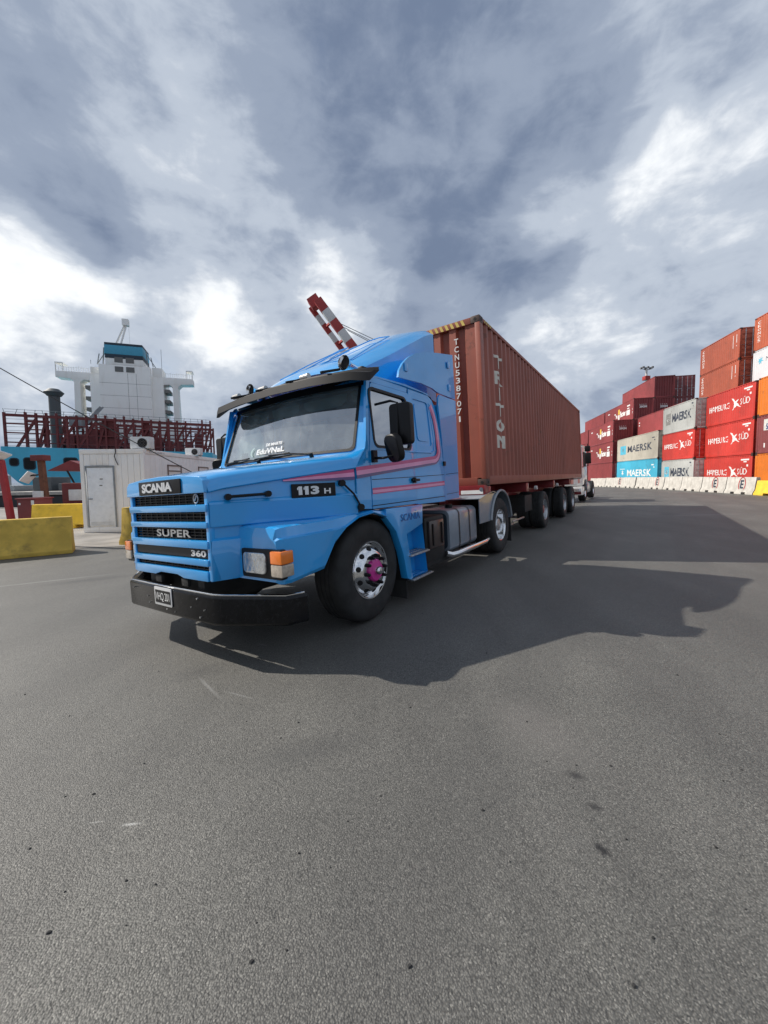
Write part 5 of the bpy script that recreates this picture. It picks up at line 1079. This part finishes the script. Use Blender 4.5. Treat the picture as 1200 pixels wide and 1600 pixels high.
for sg in (1, -1):
    wg_ = [(sg*9.2, 28.7), (sg*10.7, 28.9), (sg*11.6, 28.2), (sg*11.7, 9), (sg*13.5, 9), (sg*13.0, 28.2), (sg*13.9, 29.0), (sg*17.2, 29.2), (sg*17.2, 30.7), (sg*9.2, 30.7)]
    wg_ = [(bx + x, z) for x, z in wg_]; MB().prism(wg_, 'y', BY + 1.6, BY + 4.6).build('bridge_wing', SHIPW, sh, bevel=.05)
    sb('bridge_side_house', SHIPW, sg*6.35, sg*9.0, 1.6, 6, 30.65, 33.0 if sg > 0 else 32.2); cn = MB()
    cn.box(bx + sg*15.4, bx + sg*17.2, BY + 1.6, BY + 4.4, 32.6, 32.85); cn.box(bx + sg*17.0, bx + sg*17.2, BY + 1.7, BY + 1.9, 30.7, 32.6); cn.box(bx + sg*15.4, bx + sg*15.55, BY + 1.7, BY + 1.9, 30.7, 32.6); cn.build('wing_canopy', SHIPW, sh, weld=False)
    sb('lower_wing_house', SHIPW, sg*9.25, sg*13.2, 1.8, 4, 9, 18.2 if sg > 0 else 17.0)
    for k in range(6): z = 13.0 + k*2.75; sb('balcony', LOUV, sg*9.25, sg*10.7, 2.2, 6, z, z + .9)
    rl = MB()
    for k in range(14): x = sg*(9.4 + k*.58); rl.beam((bx + x, BY + 1.7, 30.7), (bx + x, BY + 1.7, 31.8 + random.uniform(-.2, .3)), .07)
    rl.beam((bx + sg*9.4, BY + 1.7, 31.7), (bx + sg*15.3, BY + 1.7, 31.7), .06); rl.build('wing_rail', SHIPW, sh)
    ant = MB(); ant.beam((bx + sg*5.6, BY + 1, 32.6), (bx + sg*5.2, BY + 1, 37.0), .25); ant.beam((bx + sg*7.4, BY + 2, 33.0), (bx + sg*5.2, BY + 2, 36.2), .18); ant.beam((bx + sg*6.9, BY + 1, 33.0), (bx + sg*6.4, BY + 1, 35.4), .2); ant.beam((bx + sg*8.9, BY + 2, 33), (bx + sg*8.9, BY + 2, 38 if sg > 0 else 34), .09); ant.build('antenna_frame', GREYS, sh)
mk = MB(); mk.beam((bx - 3.2, BY + 3, 38), (bx - .3, BY + 3, 44.0), .35); mk.beam((bx - 1.9, BY + 3, 38), (bx + .1, BY + 3, 44.0), .35); mk.box(bx - .9, bx + .7, BY + 2.4, BY + 3.6, 43.6, 45.2); mk.beam((bx + .6, BY + 3, 44), (bx + .7, BY + 3, 38), .06); mk.build('stores_crane', SHIPW, sh, weld=False)
for o_ in [c for c in sh.children if c not in _before]:
    for v in o_.data.vertices: v.co.x = bx + (v.co.x - bx)*.80; v.co.z = 3.46 + (v.co.z - 3.46)*.90 if v.co.z > 9.5 else v.co.z
    for c_ in o_.children:
        for v in c_.data.vertices: v.co.x = bx + (v.co.x - bx)*.80; v.co.z = 3.46 + (v.co.z - 3.46)*.90
MB().tube([(-11.6, 6, 9.5), (-11.6, 6, 21.2)], .95, 18).build('crane_pedestal', DGREY, sh); MB().tube([(-11.6, 6, 20.8), (-11.6, 6, 21.5), (-11.6, 6, 22.2)], [1.2, 1.7, .9], 16).build('pedestal_head', DGREY, sh)
bmx = MB(); bmx.beam((-8.5, 8, 14.5), (-4.9, 10, 19.6), .45); bmx.beam((-7.8, 8, 14.5), (-4.4, 10, 19.6), .3); bmx.box(-9.6, -7.4, 6.5, 8.5, 15, 17.0); bmx.build('deck_crane_boom', GREYS, sh, weld=False)
# ------------------------------------------------------------------ dockside crane, its raised boom above the truck
bs = at(470, 490, 112); be = at(590, 605, 112)
cw0 = Vector((5.0, 112, 0)); cr0 = thing('dock_crane', 'dockside crane with a raised red and white striped boom behind the truck', 'crane', cw0)
def cseg(p0, p1, wd, n, sw, off, y):
    for k in range(n):
        a = p0.lerp(p1, k/n) - cw0; b_ = p0.lerp(p1, (k+1)/n) - cw0
        MB().beam(a, b_, wd, wd*1.1, (0, 1, 0)).build('boom_segment', CRED if (k + sw) % 2 == 0 else CWHT, cr0, bevel=.05)
t1, t0_ = at(497, 470, 112), at(640, 660, 112); cseg(t1, t0_, 2.3, 12, 0, 0, 0)
t3, t2_ = at(486, 481, 118), at(625, 668, 118); cseg(t3, t2_, 1.5, 14, 0, 0, 0)
MB().beam(at(485, 478, 115) - cw0, at(499, 468, 115) - cw0, 3.0, 3.0).build('boom_head', CRED, cr0, bevel=.1)
for f in (.16, .30, .45, .6): MB().beam(t1.lerp(t0_, f) - cw0, t3.lerp(t2_, f) - cw0, .6).build('boom_tie', CRED, cr0)
lc = MB()
for a, b_ in (((520, 500), (700, 585)), ((530, 508), (700, 592)), ((543, 516), (700, 598))): lc.tube([at(*a, 113) - cw0, at(*b_, 113) - cw0], .10, 5)
lc.build('stay_cable', GREYS, cr0)
for x in (640, 690):
    for Y in (108, 122):
        p = at(x, 640, Y); MB().beam((p.x - cw0.x, Y - 112, 0), (p.x - cw0.x, Y - 112, 24), 1.4).build('portal_leg', CWHT, cr0)
p0 = at(600, 640, 110); part('machinery_house', CWHT, cr0, 2, 12, -3, 8, 22, 27, bevel=.2); part('portal_beam', CRED, cr0, .5, 13.5, -4.6, -3.2, 13, 14.6); part('portal_beam', CRED, cr0, .5, 13.5, 9.2, 10.6, 13, 14.6); MB().beam((10.5, 0, 26), (13, 0, 36), 1.2).build('mast', CRED, cr0)
# far floodlight mast over the stacks
fp = at(1010, 584, 95); fm = thing('light_mast', 'far floodlight mast with a ring of lamps above the dark red stacks', 'light mast', (fp.x, fp.y, 0)); H_ = fp.z
MB().tube([(0, 0, 0), (0, 0, H_ + 1.5)], [.5, .22], 12).build('pole', CWHT, fm); part('red_band', CRED, fm, -.6, .6, -.6, .6, H_ - 1.5, H_ - .6)
for a in range(6):
    x = -1.5 + a*.55; l = MB(); l.box(x, x + .4, -.2, .2, H_ + 1.1 + .25*(a % 2), H_ + 1.5 + .25*(a % 2)); l.beam((x + .3, 0, H_ + 1.2), (0, 0, H_ + .8), .08); l.build('floodlight', GREYD, fm, weld=False)
# ------------------------------------------------------------------ quayside clutter on the left
zl = zg(-15, 17)
pm = thing('lamp_post', 'leaning red post with a pale solar panel on top at the left edge', 'post', (-15.75, 16.2, zl)); MB().beam((0, 0, 0), (-.26, 0, 2.55), .20).build('post', REDP, pm, bevel=.02); MB().beam((-.9, -.2, 2.35), (.15, -.2, 2.85), .55, .06, (0, .3, 1)).build('solar_panel', PANELW, pm, bevel=.01); part('base_plate', RUST, pm, -.22, .22, -.22, .22, 0, .03)
rp = thing('steel_post', 'rusty square steel post with a floodlight arm and white box', 'post', (-15.0, 17.1, zl)); MB().beam((0, 0, 0), (-.12, 0, 2.72), .21).build('post', RUST, rp, bevel=.02); part('top_bracket', LASH, rp, -.42, .16, -.2, .2, 2.55, 2.80, bevel=.02)
MB().beam((-.08, 0, 1.95), (-.55, -.1, 1.9), .06).build('lamp_arm', CHASS, rp); MB().beam((-.85, -.1, 1.62), (-.45, -.1, 2.02), .35, .07, (0, .5, 1)).build('flood_lamp', PANELW, rp, bevel=.01); part('junction_box', PANELW, rp, -.38, .02, -.25, -.14, .95, 1.22, bevel=.01)
rb = thing('steel_bin', 'dark red steel box standing behind the long yellow barrier', 'box', (-14.15, 15.6, zl)); part('body', LASH, rb, -.36, .36, -.4, .4, .02, .94, bevel=.015); part('lid', MAROON, rb, -.40, .40, -.44, .44, .94, .99); part('plate', PANELW, rb, .20, .32, -.405, -.401, .72, .90, bevel=0); part('plate', PANELW, rb, -.3, -.22, -.405, -.401, .72, .80, bevel=0)
wk = thing('winch_machine', 'dark red winch machine with yellow and black hazard posts under the canopy', 'machine', (-13.4, 18.2, zl)); part('base', LASH, wk, -2.0, 2.2, -.7, .7, 0, .55, bevel=.03); part('housing', LASH, wk, -1.4, -.2, -.5, .5, .55, 1.55, bevel=.04); part('control_box', PANELW, wk, -1.05, -.45, -.56, -.5, .75, 1.25, bevel=.02); part('drum_cover', MAROON, wk, .1, 1.8, -.45, .45, .55, 1.45, bevel=.05); part('pale_beam', PANELW, wk, -.1, 1.7, -.62, -.55, .8, 1.1)
for x in (-.25, 1.75):
    po = part('hazard_post', HAZY, wk, x, x + .28, -.66, -.58, .35, 1.65, bevel=0)
    for k in range(3): flat('hazard_band', BLACKP, po, [(x, .5 + k*.4), (x + .28, .68 + k*.4), (x + .28, .86 + k*.4), (x, .68 + k*.4)], [(0, 1, 2, 3)], lambda u, v: (u, -.663, v))
cn_ = thing('canopy', 'small dark red gabled sheet metal canopy on thin legs', 'canopy', (-13.0, 19.2, zl)); MB().add([(-3.0, -.8, 2.15), (-1.9, -.8, 2.62), (-.7, -.8, 2.15), (-3.0, 1.4, 2.15), (-1.9, 1.4, 2.62), (-.7, 1.4, 2.15)], [(0, 1, 4, 3), (1, 2, 5, 4), (0, 2, 1), (3, 4, 5)]).build('gable', MAROON, cn_, thick=.02)
for k in range(8): MB().prism([(-.85, 2.18), (-1.75, 2.58), (-1.75, 2.61), (-.85, 2.21)], 'x', .0, .1)
for k in range(7):
    x = -.62 + k*.40; MB().add([(x, -.9, 2.12), (x + .38, -.9, 2.12), (x + .38, .9, 2.58), (x, .9, 2.58)], [(0, 1, 2, 3)]).build('roof_sheet', MAROON if k % 2 else REDP, cn_, thick=.025)
for x0, x1 in ((-2.1, -1.7), (-.4, -.4), (.3, .7), (1.9, 1.9)): MB().tube([(x0, -.75, 2.14), (x1, -.75, 1.35), (x1, -.75, 0)], .045, 6).build('leg', CHASS, cn_)
ba = thing('barge', 'black-sided barge with a pale gunwale moored at the quay edge', 'barge', (-26.5, 28.0, -2), radians(2)); part('hull', BOOT, ba, -9, 9.5, -2.2, 6, -.2, 2.55, bevel=.15); part('gunwale', CONC, ba, -9.1, 9.6, -2.3, 6.1, 2.56, 2.78)
random.seed(9)
for k in range(9): x = -8 + k*1.9; part('deck_gear', random.choice((DGREY, BOOT, LASH, GREYS)), ba, x, x + random.uniform(.6, 1.5), -1 + random.random(), 1.2, 2.79, 2.9 + random.uniform(.2, 1.1), bevel=.05)
for k in range(5): MB().tube([(-7 + k*3.4, -2.35, 1.4), (-7 + k*3.4, -2.7, 1.4)], .5, 14).build('tyre_fender', RUBBER, ba)
# the wire crossing the sky on the left, from a pole outside the frame to the yard behind the truck
A_ = at(-230, 452, 11.0); Bq = Vector((-5.2, 14.2, zg(-5.2, 14.2))); pth = []
A2 = at(0, 567, 11.3); B2 = at(300, 735, 11.6); dirw = (B2 - A2)
for k in range(21):
    t = -.75 + k*(1.95/20); p = A2 + dirw*t; p.z -= .0 if False else .16*(1 - (2*(t - .2))**2*.25); pth.append(p)
    if p.z < zl: break
tag(MB().tube(pth, .014, 6).build('overhead_wire', WIRE), 'thin dark wire slanting down across the sky in front of the ship', 'wire')
up_ = thing('utility_pole', 'steel pole outside the left edge that carries the slanting wire', 'pole', (pth[0].x, pth[0].y, zl)); MB().tube([(0, 0, 0), (0, 0, pth[0].z - zl + .3)], [.12, .08], 12).build('pole', GREYS, up_); part('crossarm', GREYS, up_, -.4, .4, -.05, .05, pth[0].z - zl + .1, pth[0].z - zl + .2)
# ------------------------------------------------------------------ loose grit on the asphalt
random.seed(21); gm = MB()
for k in range(60):
    px = random.uniform(0, 1200); py = random.uniform(930, 1590); d = ray(px, py); p = CAM + d*(-CAM_H/d.z); s_ = (p.x - T0.x)*SXH.x + (p.y - T0.y)*SXH.y
    p.z = zg(p.x, p.y); r = random.uniform(.002, .007); a = random.uniform(0, pi)
    pts = [(p.x + r*random.uniform(.7, 1.5)*cos(a + q*2*pi/6), p.y + r*random.uniform(.7, 1.2)*sin(a + q*2*pi/6), p.z) for q in range(6)]
    top = [(x*.6 + p.x*.4, y*.6 + p.y*.4, p.z + r*.8) for x, y, _ in pts]; gm.loft([pts, top], close=True, capb=True)
go = gm.build('grit', STONE, None, weld=False); tag(go, 'scattered small dark stones and grit lying on the asphalt', 'grit'); go['kind'] = 'stuff'
